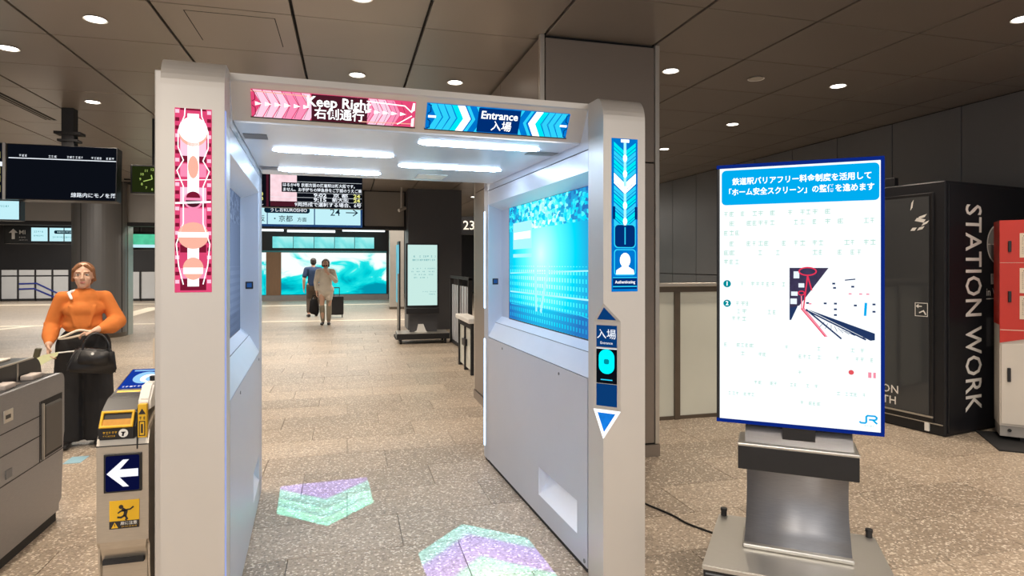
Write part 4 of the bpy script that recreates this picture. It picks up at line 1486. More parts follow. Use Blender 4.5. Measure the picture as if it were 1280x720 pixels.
# push-door pictogram and the white route sketch
x0, y0_ = -0.20, 1.13
P.line([(x0 - 0.055, y0_ - 0.06), (x0 + 0.055, y0_ - 0.06), (x0 + 0.055, y0_ + 0.06), (x0 - 0.055, y0_ + 0.06), (x0 - 0.055, y0_ - 0.06)], 0.006, m_letter, 1)
P.line([(x0 + 0.005, y0_ + 0.03), (x0 - 0.04, y0_ + 0.03)], 0.01, m_letter, 1)
P.poly([(x0 - 0.05, y0_ + 0.03), (x0 - 0.025, y0_ + 0.05), (x0 - 0.025, y0_ + 0.01)], m_letter, 1)
P.line([(x0 - 0.02, y0_ - 0.03), (x0 + 0.02, y0_ - 0.01), (x0 + 0.04, y0_ - 0.045)], 0.012, m_letter, 1)
for (a, b, c, d) in ((-0.30, 1.86, -0.26, 1.86), (-0.24, 1.86, -0.19, 1.87), (-0.26, 1.95, -0.18, 1.93), (-0.20, 1.90, -0.15, 1.92), (-0.24, 1.96, -0.17, 1.98), (-0.30, 2.05, -0.29, 2.12)):
    P.poly([(a, b), (a + 0.02, b + 0.028), (c + 0.02, d + 0.028), (c, d)], m_letter, 1, 'printed_sketch')
P.rect(-0.70, -0.685, 0.95, 1.5, m_grey_print, 1)
P.flush()
link('roof_sensor', box(0.06, 0.12, 0.50, 0.60, BH, BH + 0.09, 0.006), m_black, bo)

# ------------------------------------------------------------------ red and white locker
lk = root('locker_cabinet', 'red and off-white steel cabinet with text posters beside the black booth', 'cabinet', (5.50, 4.10, 0), -45)
LW, LD = 0.86, 0.28
link('carcass', box(0, LW, 0.012, LD, 0.14, 1.925, 0.004), m_offwhite, lk)
link('base_skirt', box(0.004, LW - 0.004, 0.02, LD - 0.01, 0.05, 0.14), mat('locker_grey', (0.35, 0.33, 0.31), 0.5, var=0.1), lk)
# upper red part: front plate with a slanted lower edge
bm = bmesh.new()
prism(bm, [(0, 0.865), (LW, 1.06), (LW, 1.928), (0, 1.928)], 'y', -0.004, 0.014)
link('red_front', bm, m_red, lk)
link('red_cap', box(-0.002, LW + 0.002, 0.0, LD + 0.002, 1.02, 1.930), m_red, lk)
link('fold_line', box(0.0, LW, -0.0055, 0.0, 0.975, 0.980), m_cream, lk)
link('fold_line', box(0.0, LW, -0.0055, 0.0, 1.56, 1.563), m_cream, lk)
link('lower_door', box(0.01, LW - 0.01, -0.002, 0.014, 0.16, 0.855, 0.003), m_offwhite, lk)
rg = random.Random(11)
for (za, zb) in ((1.605, 1.815), (1.300, 1.515), (1.075, 1.275)):
    po = link('poster', box(0.135, LW - 0.06, -0.0075, -0.004, za, zb), m_cream, lk)
    P = Print(po, face_front(0, -0.008, 0))
    z = zb - 0.02
    P.rect(0.16, 0.38, z - 0.008, z, m_ink, 1)
    z -= 0.022
    while z > za + 0.035:
        P.scribble(0.15, LW - 0.09, z, 0.012, m_greyink, 1, dens=0.95, rng=rg)
        z -= 0.0165
    P.rect(0.32, LW - 0.12, za + 0.012, za + 0.022, m_ink, 1)
    P.flush()
for (x0, x1, za, zb) in ((0.20, 0.44, 0.57, 0.78), (0.46, 0.68, 0.57, 0.78)):
    po = link('notice', box(x0, x1, -0.005, -0.002, za, zb), m_white, lk)
    P = Print(po, face_front(0, -0.0055, 0))
    z = zb - 0.02
    while z > za + 0.01:
        P.scribble(x0 + 0.015, x1 - 0.015, z, 0.011, m_greyink, 1, dens=0.8, rng=rg)
        z -= 0.018
    P.flush()
for z in (1.70, 1.265):
    link('latch', box(0.055, 0.078, -0.02, -0.004, z - 0.045, z + 0.05, 0.004), m_black, lk)
link('handle', box(0.05, 0.075, -0.022, -0.002, 0.53, 0.65, 0.005), m_black, lk)
bm = bmesh.new()
cyl(bm, (0.07, 0.03, 0.105), (0.07, 0.008, 0.105), 0.014, n=12)
link('lock', bm, m_black, lk)
for x in (0.18, LW - 0.1):
    bm = bmesh.new()
    bx(bm, x - 0.03, x + 0.03, 0.06, 0.2, 0.012, 0.052)
    link('foot', bm, m_black_m, lk)
pl_ = link('floor_plate', box(5.34, 6.3, 3.5, 4.16, 0.0, 0.012), m_black_m)
pl_.data.transform(Matrix.Translation((-5.82, -3.83, 0)))
pl_.location = (5.80, 3.86, 0)
pl_.rotation_euler = (0, 0, R(-38))
tag(pl_, 'flat black floor plate under the red and white cabinet', 'floor plate')

# ------------------------------------------------------------------ low partition to the right of the square column
pt = root('low_partition', 'low frosted partition with dark posts right of the square column', 'partition', (2.45, 5.54, 0))
link('cap_rail', box(0, 2.3, -0.05, 0.05, 1.325, 1.36, 0.004), m_pier_trim, pt)
link('header_board', box(0, 2.3, -0.02, 0.02, 1.27, 1.325), m_brass, pt)
xs = [0.0, 0.70, 1.45, 2.24]
for x in xs:
    link('post', box(x, x + 0.06, -0.03, 0.03, 0.0, 1.27), m_brass, pt)
for a, b in zip(xs[:-1], xs[1:]):
    link('frosted_pane', box(a + 0.06, b, -0.008, 0.008, 0.035, 1.27), m_partition, pt)
link('bottom_rail', box(0.06, 2.24, -0.02, 0.02, 0.0, 0.035), m_brass, pt)

# ------------------------------------------------------------------ fare machines at the left
fm = root('fare_gate_machine', 'long brushed-steel fare gate machine at the lower left corner', 'ticket machine', (-1.69, 4.40, 0))
# local: x 0 at aisle side going negative, y 0 at the far end going negative to the viewer
TOP = 0.885
bm = bmesh.new()
sp_ = [(-2.2, 0.06), (-2.2, TOP), (-0.05, TOP)]
for k in range(1, 7):
    a = R(90 - 90 * k / 6)
    sp_.append((-0.05 + 0.05 * math.cos(a), TOP - 0.05 + 0.05 * math.sin(a)))
sp_ += [(0.0, 0.52), (-0.012, 0.48), (-0.04, 0.12), (-0.075, 0.10), (-0.075, 0.06)]
prism(bm, sp_, 'x', -0.42, 0.0)
link('cabinet', bm, m_steel, fm)
link('toe_kick', box(-0.41, -0.012, -2.2, -0.085, 0.0, 0.075), m_black_m, fm)
bm = bmesh.new()
bx(bm, -0.002, 0.0012, -2.2, -0.31, 0.683, 0.688)
bx(bm, -0.002, 0.0012, -2.2, -0.31, 0.570, 0.575)
bx(bm, -0.002, 0.0012, -2.2, -0.02, 0.418, 0.423)
bx(bm, -0.002, 0.0012, -0.32, -0.315, 0.423, 0.765)
link('panel_joint', bm, m_black_m, fm)
fl = link('flap_pocket', box(-0.004, 0.002, -0.305, -0.035, 0.43, 0.765), m_black_m, fm)
link('flap_door', box(-0.02, 0.012, -0.275, -0.05, 0.445, 0.735, 0.012), mat('flap_grey', (0.09, 0.085, 0.08), 0.5, var=0.15, scale=9), fl)
link('flap_rim', box(0.0, 0.014, -0.30, -0.29, 0.43, 0.75), m_pier_trim, fl)
link('key_plate', box(-0.002, 0.004, -0.70, -0.61, 0.735, 0.80, 0.003), m_steel_h, fm)
link('key_slot', box(0.0, 0.006, -0.685, -0.64, 0.755, 0.775), m_black, fm)
link('serial_plate', box(-0.002, 0.003, -0.68, -0.62, 0.445, 0.49), m_vent, fm)
# black inset and the raised black hood
link('top_inset', box(-0.39, -0.025, -2.2, -0.06, TOP - 0.004, TOP + 0.002), m_black_m, fm)
bm = bmesh.new()
hp = [(-2.2, TOP), (-2.2, 0.985), (-0.13, 0.995)]
for k in range(1, 7):
    a = R(90 - 90 * k / 6)
    hp.append((-0.13 + 0.11 * math.cos(a), 0.905 + 0.09 * math.sin(a)))
hp += [(-0.01, TOP - 0.02)]
prism(bm, hp, 'x', -0.33, -0.115)
link('hood', bm, m_black, fm)
bm = bmesh.new()
bx(bm, -0.117, -0.111, -0.31, -0.298, TOP + 0.003, 0.985)
bx(bm, -0.12, -0.111, -2.2, -0.12, 0.988, 0.997)
link('hood_trim', bm, m_pier_trim, fm)
link('hood_lamp', box(-0.27, -0.19, -0.36, -0.20, 0.994, 1.008, 0.006), m_offwhite, fm)
link('hood_handle', box(-0.29, -0.21, -0.75, -0.45, 0.99, 1.02, 0.008), m_black, fm)
for (y, z) in ((-0.25, 0), (-0.55, 0)):
    bm = bmesh.new()
    bx(bm, -0.105, -0.04, y - 0.05, y + 0.07, TOP, TOP + 0.03, 0.008)
    prism(bm, [(y + 0.07, TOP), (y + 0.07, TOP + 0.03), (y + 0.17, TOP + 0.002)], 'x', -0.105, -0.06)
    link('ticket_guide', bm, mat('ticket_guide_grey', (0.52, 0.46, 0.43), 0.5, var=0.08), fm)

f2 = root('ic_card_machine', 'narrow steel fare machine with yellow card reader beside the gate pillar', 'ticket machine', (-0.90, 2.89, 0))
# local: x -0.095..0.095, y 0 at the front end going back
hw_ = 0.096
bm = bmesh.new()
fp = [(0.03, 0.0), (0.03, 0.30), (0.005, 0.37), (0.0, 0.40), (0.0, 0.80), (0.01, 0.86), (0.10, 0.905), (0.42, 0.985), (1.0, 0.985), (1.0, 0.0)]
prism(bm, fp, 'x', -hw_, hw_)
bmesh.ops.bevel(bm, geom=[e for e in bm.edges if abs(e.verts[0].co.x) > hw_ - 1e-4 and abs(e.verts[0].co.x - e.verts[1].co.x) < 1e-5], offset=0.012, segments=3, affect='EDGES')
link('cabinet', bm, mat('warm_steel', (0.56, 0.50, 0.42), 0.36, metal=0.75, var=0.12, scale=22, stretch=(1, 1, 12)), f2)
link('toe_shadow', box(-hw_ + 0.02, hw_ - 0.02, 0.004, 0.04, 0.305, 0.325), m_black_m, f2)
# arrow panel
ap = link('arrow_panel', box(-0.068, 0.072, -0.008, 0.004, 0.605, 0.765, 0.003), m_black, f2)
P = Print(ap, face_front(0.002, -0.0085, 0.685))
P.poly(rounded(0.124, 0.146, 0.008), g_arrowbg, 1, 'arrow_ground')
P.poly([(-0.058, 0.0), (0.002, 0.056), (0.024, 0.056), (-0.010, 0.016), (0.058, 0.016), (0.058, -0.016), (-0.010, -0.016), (0.024, -0.056), (0.002, -0.056)], g_arrow, 2, 'arrow')
P.flush()
stk = link('caution_sticker', box(-0.048, 0.062, -0.003, 0.002, 0.455, 0.570), m_yellow, f2)
P = Print(stk, face_front(0.007, -0.0032, 0.512))
P.rect(-0.055, 0.055, -0.058, -0.026, m_ink, 1)
P.disc(-0.012, 0.032, 0.0085, m_ink, 1)
P.line([(-0.008, 0.024), (0.006, 0.012), (0.002, -0.006)], 0.013, m_ink, 1)
P.line([(0.002, 0.018), (0.022, 0.020), (0.034, 0.030)], 0.006, m_ink, 1)
P.line([(0.004, 0.016), (-0.014, 0.014), (-0.024, 0.006)], 0.006, m_ink, 1)
P.line([(0.002, -0.004), (-0.012, -0.012), (-0.026, -0.010)], 0.008, m_ink, 1)
P.line([(0.003, -0.004), (0.010, -0.018), (0.004, -0.024)], 0.008, m_ink, 1)
P.poly([(-0.048, -0.054), (-0.022, -0.054), (-0.035, -0.030)], m_yellow, 2)
P.rect(-0.0365, -0.0335, -0.047, -0.037, m_ink, 3)
P.flush()
P.text('扉に注意', 0.017, -0.037, 0.0155, m_white, 3, 0.01)
P.scribble(-0.01, 0.045, -0.05, 0.006, m_yellow, 2, dens=1.0)
P.flush()
link('front_joint', box(-hw_ - 0.001, hw_ + 0.001, -0.0012, 0.004, 0.795, 0.799), m_black_m, f2)
# black reader head
bm = bmesh.new()
hp = [(-0.012, 0.825), (-0.014, 0.875), (0.02, 0.935), (0.10, 0.98), (0.16, 0.99), (0.16, 0.90), (0.02, 0.825)]
prism(bm, hp, 'x', -0.088, 0.050)
bmesh.ops.bevel(bm, geom=list(bm.edges), offset=0.006, segments=2, affect='EDGES')
rh = link('reader_head', bm, m_black, f2)
# yellow ring and tray on the sloping face
d = Vector((0, 0.034, 0.06)).normalized()
cR = Vector((-0.019, 0.003, 0.905))
Mq = frame(cR + Vector((0, -d.z, d.y)) * 0.004, (1, 0, 0), d, (0, -d.z, d.y))
bm = bmesh.new()
for (x0, x1, y0_, y1_) in ((-0.062, 0.062, 0.026, 0.036), (-0.062, 0.062, -0.036, -0.026), (-0.062, -0.052, -0.03, 0.03), (0.052, 0.062, -0.03, 0.03)):
    bx(bm, x0, x1, y0_, y1_, -0.004, 0.008, 0.003)
link('reader_ring', bm, m_yellow, rh, Mq)
link('reader_tray', box(-0.052, 0.052, -0.026, 0.0, -0.002, 0.003), mat('amber_tray', (0.65, 0.30, 0.02), 0.4, var=0.2, scale=40), rh, Mq)
P = Print(rh, face_front(-0.019, -0.0145, 0.852))
P.disc(0.026, 0.0, 0.0175, m_white, 1)
P.disc(0.026, 0.001, 0.0045, m_black, 2)
P.line([(0.018, 0.004), (0.034, 0.004)], 0.004, m_black, 2)
P.line([(0.026, 0.004), (0.024, -0.012)], 0.007, m_black, 2)
P.flush()
P.scribble(-0.048, 0.004, 0.004, 0.010, m_yellow, 1, dens=1.0)
P.scribble(-0.048, -0.004, -0.010, 0.006, m_yellow, 1, dens=1.0)
P.flush()
# sloping display behind the reader
sl_ = Vector((0, 0.26, 0.065)).normalized()
Mq = frame((-0.022, 0.305, 1.012), (1, 0, 0), sl_, (0, -sl_.z, sl_.y))
lc = link('display_head', box(-0.076, 0.076, -0.145, 0.14, -0.05, 0.0, 0.006), m_black, f2, Mq)
P = Print(lc, Matrix.Translation((0, 0, 0.0005)))
P.rect(-0.068, 0.068, -0.085, 0.132, g_lcdblue, 1, 'lcd')
P.disc(0.012, 0.03, 0.05, g_lcdpale, 2, sy=1.3)
P.disc(0.028, 0.02, 0.034, g_white, 3, sy=1.3)
P.disc(0.04, 0.012, 0.022, g_lcdpale, 4, sy=1.3)
P.rect(-0.055, 0.06, 0.105, 0.118, g_lcdpale, 2, 'lcd')
P.scribble(-0.055, 0.06, -0.065, 0.014, g_white, 2, dens=1.0)
P.rect(-0.06, 0.03, -0.135, -0.105, m_yellow, 1, 'yellow_label')
P.disc(0.05, -0.118, 0.018, m_white, 1)
P.flush()
# pale rounded hood and yellow strip at the pillar side
bm = bmesh.new()
prism(bm, [(0.03, 0.93), (0.035, 0.975), (0.09, 1.035), (0.5, 1.035), (0.5, 0.93)], 'x', 0.046, 0.093)
bmesh.ops.bevel(bm, geom=list(bm.edges), offset=0.008, segments=2, affect='EDGES')
sh = link('side_hood', bm, m_white, f2)
ys_ = link('yellow_strip', box(0.056, 0.090, -0.004, 0.02, 0.825, 0.965, 0.003), m_yellow, f2)
P = Print(ys_, face_front(0.073, -0.0045, 0.895))
P.poly([(-0.014, 0.028), (0.014, 0.028), (0, 0.052)], m_ink, 1)
P.scribble(-0.01, 0.012, 0.012, 0.014, m_ink, 1, dens=1)
P.rect(-0.012, 0.012, -0.062, 0.0, m_ink, 1)
P.rect(-0.008, 0.008, -0.058, -0.004, m_yellow, 2)
P.rect(-0.004, 0.004, -0.05, -0.012, m_ink, 3)
P.flush()
link('side_fin', box(0.052, 0.056, -0.004, 0.16, 0.78, 0.93), m_black_m, f2)
nt_ = link('notice_plate', box(-0.085, -0.03, 0.72, 0.735, 0.985, 1.16, 0.003), m_cream, f2)
bm = bmesh.new()
cyl(bm, (0.07, 0.16, 1.03), (0.07, 0.16, 1.055), 0.014, n=12)
link('hood_button', bm, m_black, f2)

# ------------------------------------------------------------------ hanging boards at the left
hb = root('led_notice_board', 'wide black hanging led notice board at upper left', 'sign', (-3.09, 8.02, 2.575))
bh = link('housing', box(-0.54, 0.54, -0.02, 0.14, -0.315, 0.31, 0.006), m_black, hb)
bh.rotation_euler = (R(-4), 0, 0)
P = Print(bh, face_front(0, -0.021, 0))
P.rect(-0.53, 0.53, -0.305, 0.30, g_boardk, 1, 'board_face')
P.line([(-0.52, 0.148), (0.53, 0.148)], 0.010, g_boardw, 2)
for (a, b) in ((-0.42, -0.34), (-0.14, -0.06), (0.04, 0.20), (0.28, 0.38), (0.43, 0.51)):
    P.scribble(a, b, 0.178, 0.026, g_boardw, 2, dens=1.0)
P.flush()
P.text('線路内にモノを落', 0.535, -0.255, 0.056, g_boardw, 3, 0.012, align='RIGHT')
bm = bmesh.new()
bx(bm, -0.02, 0.10, 0.0, 0.12, 0.30, HC - 2.575)
bx(bm, -0.09, 0.17, -0.02, 0.14, 0.44, 0.47)
bx(bm, -0.06, 0.14, -0.01, 0.13, 0.36, 0.385)
link('hanger', bm, m_black_m, hb)
tag(hb, hb['label'], 'sign')
h2 = root('train_time_board', 'black hanging train board with yellow figures cut by the left edge', 'sign', (-3.96, 8.02, 2.575))
bh = link('housing', box(-0.5, 0.32, -0.02, 0.14, -0.315, 0.31, 0.006), m_black, h2)
P = Print(bh, face_front(0, -0.021, 0))
P.rect(-0.49, 0.31, -0.3, 0.3, g_boardk, 1, 'board_face')
P.rect(0.23, 0.31, 0.05, 0.1, g_boardw, 2)
P.flush()
for z in (0.17, 0.0, -0.09, -0.20):
    P.text('1', 0.27, z, 0.10, g_boardy, 3, 0.02)
link('side_rail', box(0.30, 0.328, -0.03, 0.0, -0.315, 0.31), m_pier_trim, h2)
bm = bmesh.new()
bx(bm, -0.2, -0.08, 0.0, 0.12, 0.30, HC - 2.575)
link('hanger', bm, m_black_m, h2)
h3 = root('lit_route_sign', 'pale blue lit sign below the black boards at the left edge', 'sign', (-3.9, 8.05, 2.15))
bh = link('housing', box(-0.5, 0.385, 0, 0.1, -0.12, 0.10), m_black, h3)
link('lit_face', box(-0.49, 0.37, -0.004, 0.001, -0.105, 0.098), g_signw, h3)
P = Print(h3, face_front(0, -0.0045, 0))
P.scribble(0.16, 0.28, 0.04, 0.02, g_teal, 1, dens=1)
P.flush()

ck = root('platform_clock', 'dark rectangular hanging clock with green glowing numerals', 'clock', (-2.27, 8.3, 2.572))
link('case', box(-0.235, 0.235, 0, 0.14, -0.178, 0.168, 0.006), m_black, ck)
P = Print(ck, face_front(0, -0.001, 0))
P.rect(-0.215, 0.215, -0.16, 0.15, g_clock, 1, 'dial')
P.line([(0, 0.0), (-0.095, -0.03)], 0.010, g_clockn, 3, 'minute_hand')
P.line([(0.0, 0.0), (-0.01, 0.05)], 0.012, g_clockn, 3, 'hour_hand')
P.flush()
for k in range(1, 13):
    a = R(90 - 30 * k)
    P.text(str(k), 0.128 * math.cos(a), 0.118 * math.sin(a) - 0.005, 0.042, g_clockn, 2, 0.01)
bm = bmesh.new()
cyl(bm, (0.0, 0.07, 0.16), (0.0, 0.07, HC - 2.572), 0.02, n=12)
link('hanger', bm, m_black_m, ck)
bm = bmesh.new()
bx(bm, -0.32, -0.235, 0.05, 0.07, -0.05, -0.035)
bx(bm, -0.31, -0.25, 0.03, 0.06, -0.015, 0.0)
link('side_bracket', bm, m_black_m, ck)

# ------------------------------------------------------------------ centre departure board and guide sign
db = root('departure_board', 'black led departure board with pink column seen through the gate', 'sign', (-0.4475, 8.6, 1.55 * (1 - 0.5811) - 0.012))
db.scale = (0.5811,) * 3
link('housing', box(-1.5, 1.113, 0.0, 0.24, 2.85, 3.92, 0.01), m_black, db)
bm = bmesh.new()
bx(bm, -0.35, -0.15, 0.02, 0.2, 3.9, (HC - 1.55 + 0.012) / 0.5811 + 1.55)
link('hanger', bm, m_black_m, db)
P = Print(db, face_front(0, -0.002, 0))
P.rect(-1.49, 1.105, 2.855, 3.91, g_boardk, 1, 'board_face')
P.rect(-0.985, -0.935, 2.86, 3.91, g_boardm, 2, 'divider')
P.rect(-0.90, -0.335, 2.99, 3.62, g_boardp, 2, 'train_column')
P.rect(-0.90, -0.335, 2.875, 2.985, g_boardm, 2, 'train_column')
P.line([(-0.90, 3.085), (1.1, 3.085)], 0.007, g_boardw, 3)
P.line([(-0.335, 3.19), (1.1, 3.19)], 0.005, g_boardw, 3)
P.line([(-0.335, 2.985), (1.1, 2.985)], 0.005, g_boardw, 3)
P.rect(-0.335, 0.10, 3.095, 3.18, g_boardk, 3, 'board_face')
P.rect(-1.5, 1.105, 2.855, 2.985, g_boardk, 1, 'board_face')
P.flush()
for tt, z in (('9:02', 3.137), ('9:15', 3.035)):
    P.text(tt, 0.17, z, 0.115, g_boardw, 4, 0.026, sx=1.45)
    P.text('24', 0.985, z, 0.115, g_boardy, 4, 0.026, sx=1.3)
P.text('京 都', 0.62, 3.137, 0.10, g_boardw, 4, 0.016, sx=1.5)
P.text('新大阪', 0.62, 3.035, 0.10, g_boardw, 4, 0.016, sx=1.25)
P.text('9両編成で運転する場合、6号', 1.09, 2.92, 0.105, g_boardw, 4, 0.018, align='RIGHT', sx=1.08)
P.rect(-0.66, 1.1, 3.20, 3.42, g_boardk, 3, 'board_face')
P.text('はるか4号 京都方面の終着駅は新大阪です。', -0.64, 3.36, 0.088, g_boardw, 4, 0.020, align='LEFT', sx=0.94)
P.text('ません。お手持ちの特急券をご確認のうえご乗', -0.64, 3.255, 0.088, g_boardw, 4, 0.020, align='LEFT', sx=0.94)
P.line([(-0.335, 3.44), (1.1, 3.44)], 0.006, g_boardw, 4)
P.flush()
P.text('3', -1.07, 3.75, 0.10, g_boardy, 4, 0.022)
P.text('3', -1.07, 3.137, 0.10, g_boardy, 4, 0.022)
P.text('3', -1.07, 3.035, 0.10, g_boardy, 4, 0.022)
P.text('し', -1.08, 2.92, 0.08, g_boardw, 4, 0.016)

gs = root('guide_sign', 'pale lit platform 24 guide sign hung below the departure board', 'sign', (-0.77, 14.9, 0))
link('housing', box(-1.5, 1.113, 0.0, 0.295, 2.415, 2.85), m_navy, gs)
for (a, b) in ((-1.48, -0.985), (-0.965, 0.03), (0.055, 1.07)):
    link('lit_face', box(a, b, -0.006, 0.001, 2.455, 2.835), g_signw, gs)
P = Print(gs, face_front(0, -0.0065, 0))
P.poly(rounded(0.98, 0.135, 0.06, 5, -0.55, 2.775), g_signdk, 1, 'name_pill')
P.flush()
P.text('うしおKUROSHIO', -0.52, 2.775, 0.105, g_boardw, 3, 0.012, sx=0.95)
P.text('・京都', -0.66, 2.57, 0.155, g_signdk, 3, 0.006)
P.text('方面', -0.23, 2.56, 0.105, g_signdk, 3, 0.006)
P.text('阪', -1.10, 2.57, 0.15, g_signdk, 3, 0.006)
P.text('24', 0.50, 2.74, 0.23, g_signdk, 3, 0.004)
P.line([(0.74, 2.745), (1.0, 2.745)], 0.022, g_signdk, 3)
P.line([(0.90, 2.82), (1.0, 2.745), (0.90, 2.67)], 0.022, g_signdk, 3)
P.flush()

# camera on a rod
sc_ = root('security_camera', 'small grey camera on a ceiling rod left of the dark pier', 'camera', (1.2, 14.3, 0))
bm = bmesh.new()
cyl(bm, (0, 0, 2.83), (0, 0, HC), 0.022, n=10)
link('rod', bm, m_pier_trim, sc_)
bm = bmesh.new()
cyl(bm, (-0.06, -0.05, 2.77), (0.09, 0.05, 2.84), 0.04, n=12)
link('camera_body', bm, m_pier_trim, sc_)

# sign 23 beyond the pier
s23 = root('platform_sign', 'black hanging sign with white number 23 right of the dark pier', 'sign', (3.3, 16.5, 0))
link('housing', box(-0.75, 0.9, 0, 0.15, 2.35, 2.84), m_black, s23)
P = Print(s23, face_front(0, -0.001, 0))
P.text('23', -0.10, 2.59, 0.34, m_letter, 1, 0.01)
P.text('23', 0.5, 2.59, 0.34, m_letter, 1, 0.01)
P.flush()
bm = bmesh.new()
cyl(bm, (-0.5, 0.07, 2.84), (-0.5, 0.07, HC), 0.02, n=10)
cyl(bm, (0.6, 0.07, 2.84), (0.6, 0.07, HC), 0.02, n=10)
link('hanger', bm, m_black_m, s23)

# second signage by the pier
s2 = root('far_signage', 'pale lit signboard on a wheeled black base by the dark pier', 'display', (1.45, 12.3, 0), -2)
link('housing', box(-0.33, 0.32, -0.02, 0.05, 0.69, 1.96, 0.006), m_black, s2)
lf = link('lit_face', box(-0.295, 0.285, -0.024, -0.019, 0.73, 1.93), g_sig2, s2)
P = Print(s2, face_front(0, -0.0245, 0))
rg = random.Random(5)
for (x0, x1, z, h, dn) in ((-0.18, 0.25, 1.70, 0.035, 0.7), (-0.2, 0.24, 1.63, 0.035, 1.0), (-0.22, 0.26, 1.46, 0.022, 0.6), (-0.22, 0.26, 1.40, 0.022, 0.5), (-0.22, 0.26, 1.34, 0.022, 0.6), (-0.22, 0.1, 1.28, 0.022, 0.6), (0.0, 0.26, 1.0, 0.02, 0.9), (0.12, 0.24, 0.95, 0.02, 0.9)):
    P.scribble(x0, x1, z, h, g_teal, 1, dens=dn, rng=rg)
P.flush()
link('bracket', box(-0.33, 0.32, -0.12, 0.08, 0.57, 0.68, 0.006), m_black, s2)
link('neck', box(-0.26, 0.28, 0.0, 0.08, 0.2, 0.58), m_darkpier, s2)
bm = bmesh.new()
prism(bm, [(-0.2, 0.19), (-0.12, 0.23), (-0.09, 0.36), (0.01, 0.36), (0.06, 0.23), (0.1, 0.19)], 'y', -0.06, 0.0)
link('neck_panel', bm, m_white, s2)  # white flared piece on the front of the neck
link('base', box(-0.52, 0.5, -0.3, 0.32, 0.09, 0.20, 0.01), m_black, s2)
link('base_top', box(-0.51, 0.49, -0.29, 0.31, 0.2, 0.206), m_steel_h, s2)
for (x, y) in ((-0.44, -0.24), (0.42, -0.24), (-0.44, 0.26), (0.42, 0.26)):
    bm = bmesh.new()
    cyl(bm, (x - 0.02, y, 0.05), (x + 0.02, y, 0.05), 0.05, n=14)
    link('caster', bm, m_rubber, s2)
# clear stand with a lit side at its left
gp = root('glass_case', 'tall clear-sided lit case just left of the far signboard', 'display case', (1.06, 13.1, 0))
link('frame', box(-0.03, 0.0, -0.25, 0.25, 0.05, 2.02), m_black, gp)
link('lit_side', box(-0.055, -0.03, -0.22, 0.22, 0.75, 1.95), glow('case_cyan', (0.25, 0.75, 0.9), 0.7, 0.4, 3), gp)
link('rail', box(-0.06, -0.03, -0.25, -0.23, 0.05, 1.35), m_pier_trim, gp)
link('foot', box(-0.1, 0.05, -0.28, 0.28, 0, 0.05), m_black_m, gp)

# slatted fence and small barrier
fc = root('slat_fence', 'dark framed fence with pale slats between far signboard and column', 'fence', (2.02, 10.3, 0))
link('top_rail', box(-0.03, 0.03, 0, 1.95, 1.27, 1.32), m_black_m, fc)
link('bottom_rail', box(-0.03, 0.03, 0, 1.95, 0.02, 0.07), m_black_m, fc)
for y in (0.0, 0.95, 1.9):
    link('post', box(-0.035, 0.035, y, y + 0.05, 0, 1.3), m_black_m, fc)
for k in range(7):
    y = 0.09 + k * 0.265
    if abs(y - 0.9) < 0.02:
        y += 0.05
    link('slat', box(-0.012, 0.012, y, y + 0.13, 0.07, 1.15), mat('pale_slat', (0.55, 0.57, 0.62), 0.35, var=0.05), fc)
br_ = root('side_barrier', 'low black barrier with a pale top rail left of the square column', 'barrier', (1.69, 8.4, 0))
link('top_rail', box(-0.07, 0.12, 0, 1.05, 0.72, 0.785, 0.01), m_white, br_)
link('frame', box(-0.03, 0.03, 0.02, 1.03, 0.64, 0.72), m_black_m, br_)
for y in (0.02, 0.5, 0.98):
    link('post', box(-0.03, 0.03, y, y + 0.05, 0, 0.64), m_black_m, br_)
for (a, b) in ((0.07, 0.5), (0.55, 0.98)):
    link('pane', box(-0.008, 0.008, a, b, 0.05, 0.64), m_partition, br_)
link('lock_box', box(-0.05, 0.05, 0.4, 0.62, 0.36, 0.46), m_black, br_)

# ------------------------------------------------------------------ things behind the left openings
ls = root('overhead_sign', 'black overhead sign with white arrow and pale lit panels at left', 'sign', (-6.45, 16.0, 0))
link('housing', box(-0.85, 0.9, 0, 0.15, 2.0, 2.40), m_black, ls)
for x in (-0.6, 0.6):
    bm = bmesh.new()
    cyl(bm, (x, 0.07, 2.4), (x, 0.07, HC), 0.025, n=10)
    link('hanger', bm, m_black_m, ls)
for (a, b) in ((-0.33, -0.02), (0.02, 0.29), (0.31, 0.55), (0.57, 0.86)):
    link('lit_face', box(a, b, -0.006, 0.001, 2.06, 2.36), g_signw, ls)
P = Print(ls, face_front(0, -0.0065, 0))
P.poly([(-0.67, 2.33), (-0.755, 2.24), (-0.70, 2.24), (-0.70, 2.10), (-0.64, 2.10), (-0.64, 2.24), (-0.585, 2.24)], m_letter, 1, 'arrow')
P.poly(rounded(0.40, 0.075, 0.03, 5, 0.31, 2.265), g_signdk, 1, 'name_pill')
P.scribble(-0.28, -0.08, 2.27, 0.035, g_teal, 1, dens=1)
P.scribble(-0.28, -0.08, 2.18, 0.03, g_teal, 1, dens=1)
P.scribble(0.08, 0.5, 2.15, 0.035, g_teal, 1, dens=1)
P.scribble(0.17, 0.46, 2.265, 0.03, g_signw, 2, dens=1)
P.scribble(-0.56, -0.42, 2.14, 0.03, m_letter, 1, dens=1)
P.scribble(-0.56, -0.38, 2.08, 0.02, m_letter, 1, dens=1)
P.flush()
P.text('MI', -0.50, 2.25, 0.13, m_letter, 1, 0.015)
g2 = root('green_lit_sign', 'green and cyan lit sign between the round column and gate pillar', 'sign', (-4.45, 16.0, 0))
link('housing', box(-0.42, 0.9, 0, 0.15, 1.88, 2.30), m_black, g2)
for x in (-0.2, 0.6):
    bm = bmesh.new()
    cyl(bm, (x, 0.07, 2.3), (x, 0.07, HC), 0.025, n=10)
    link('hanger', bm, m_black_m, g2)
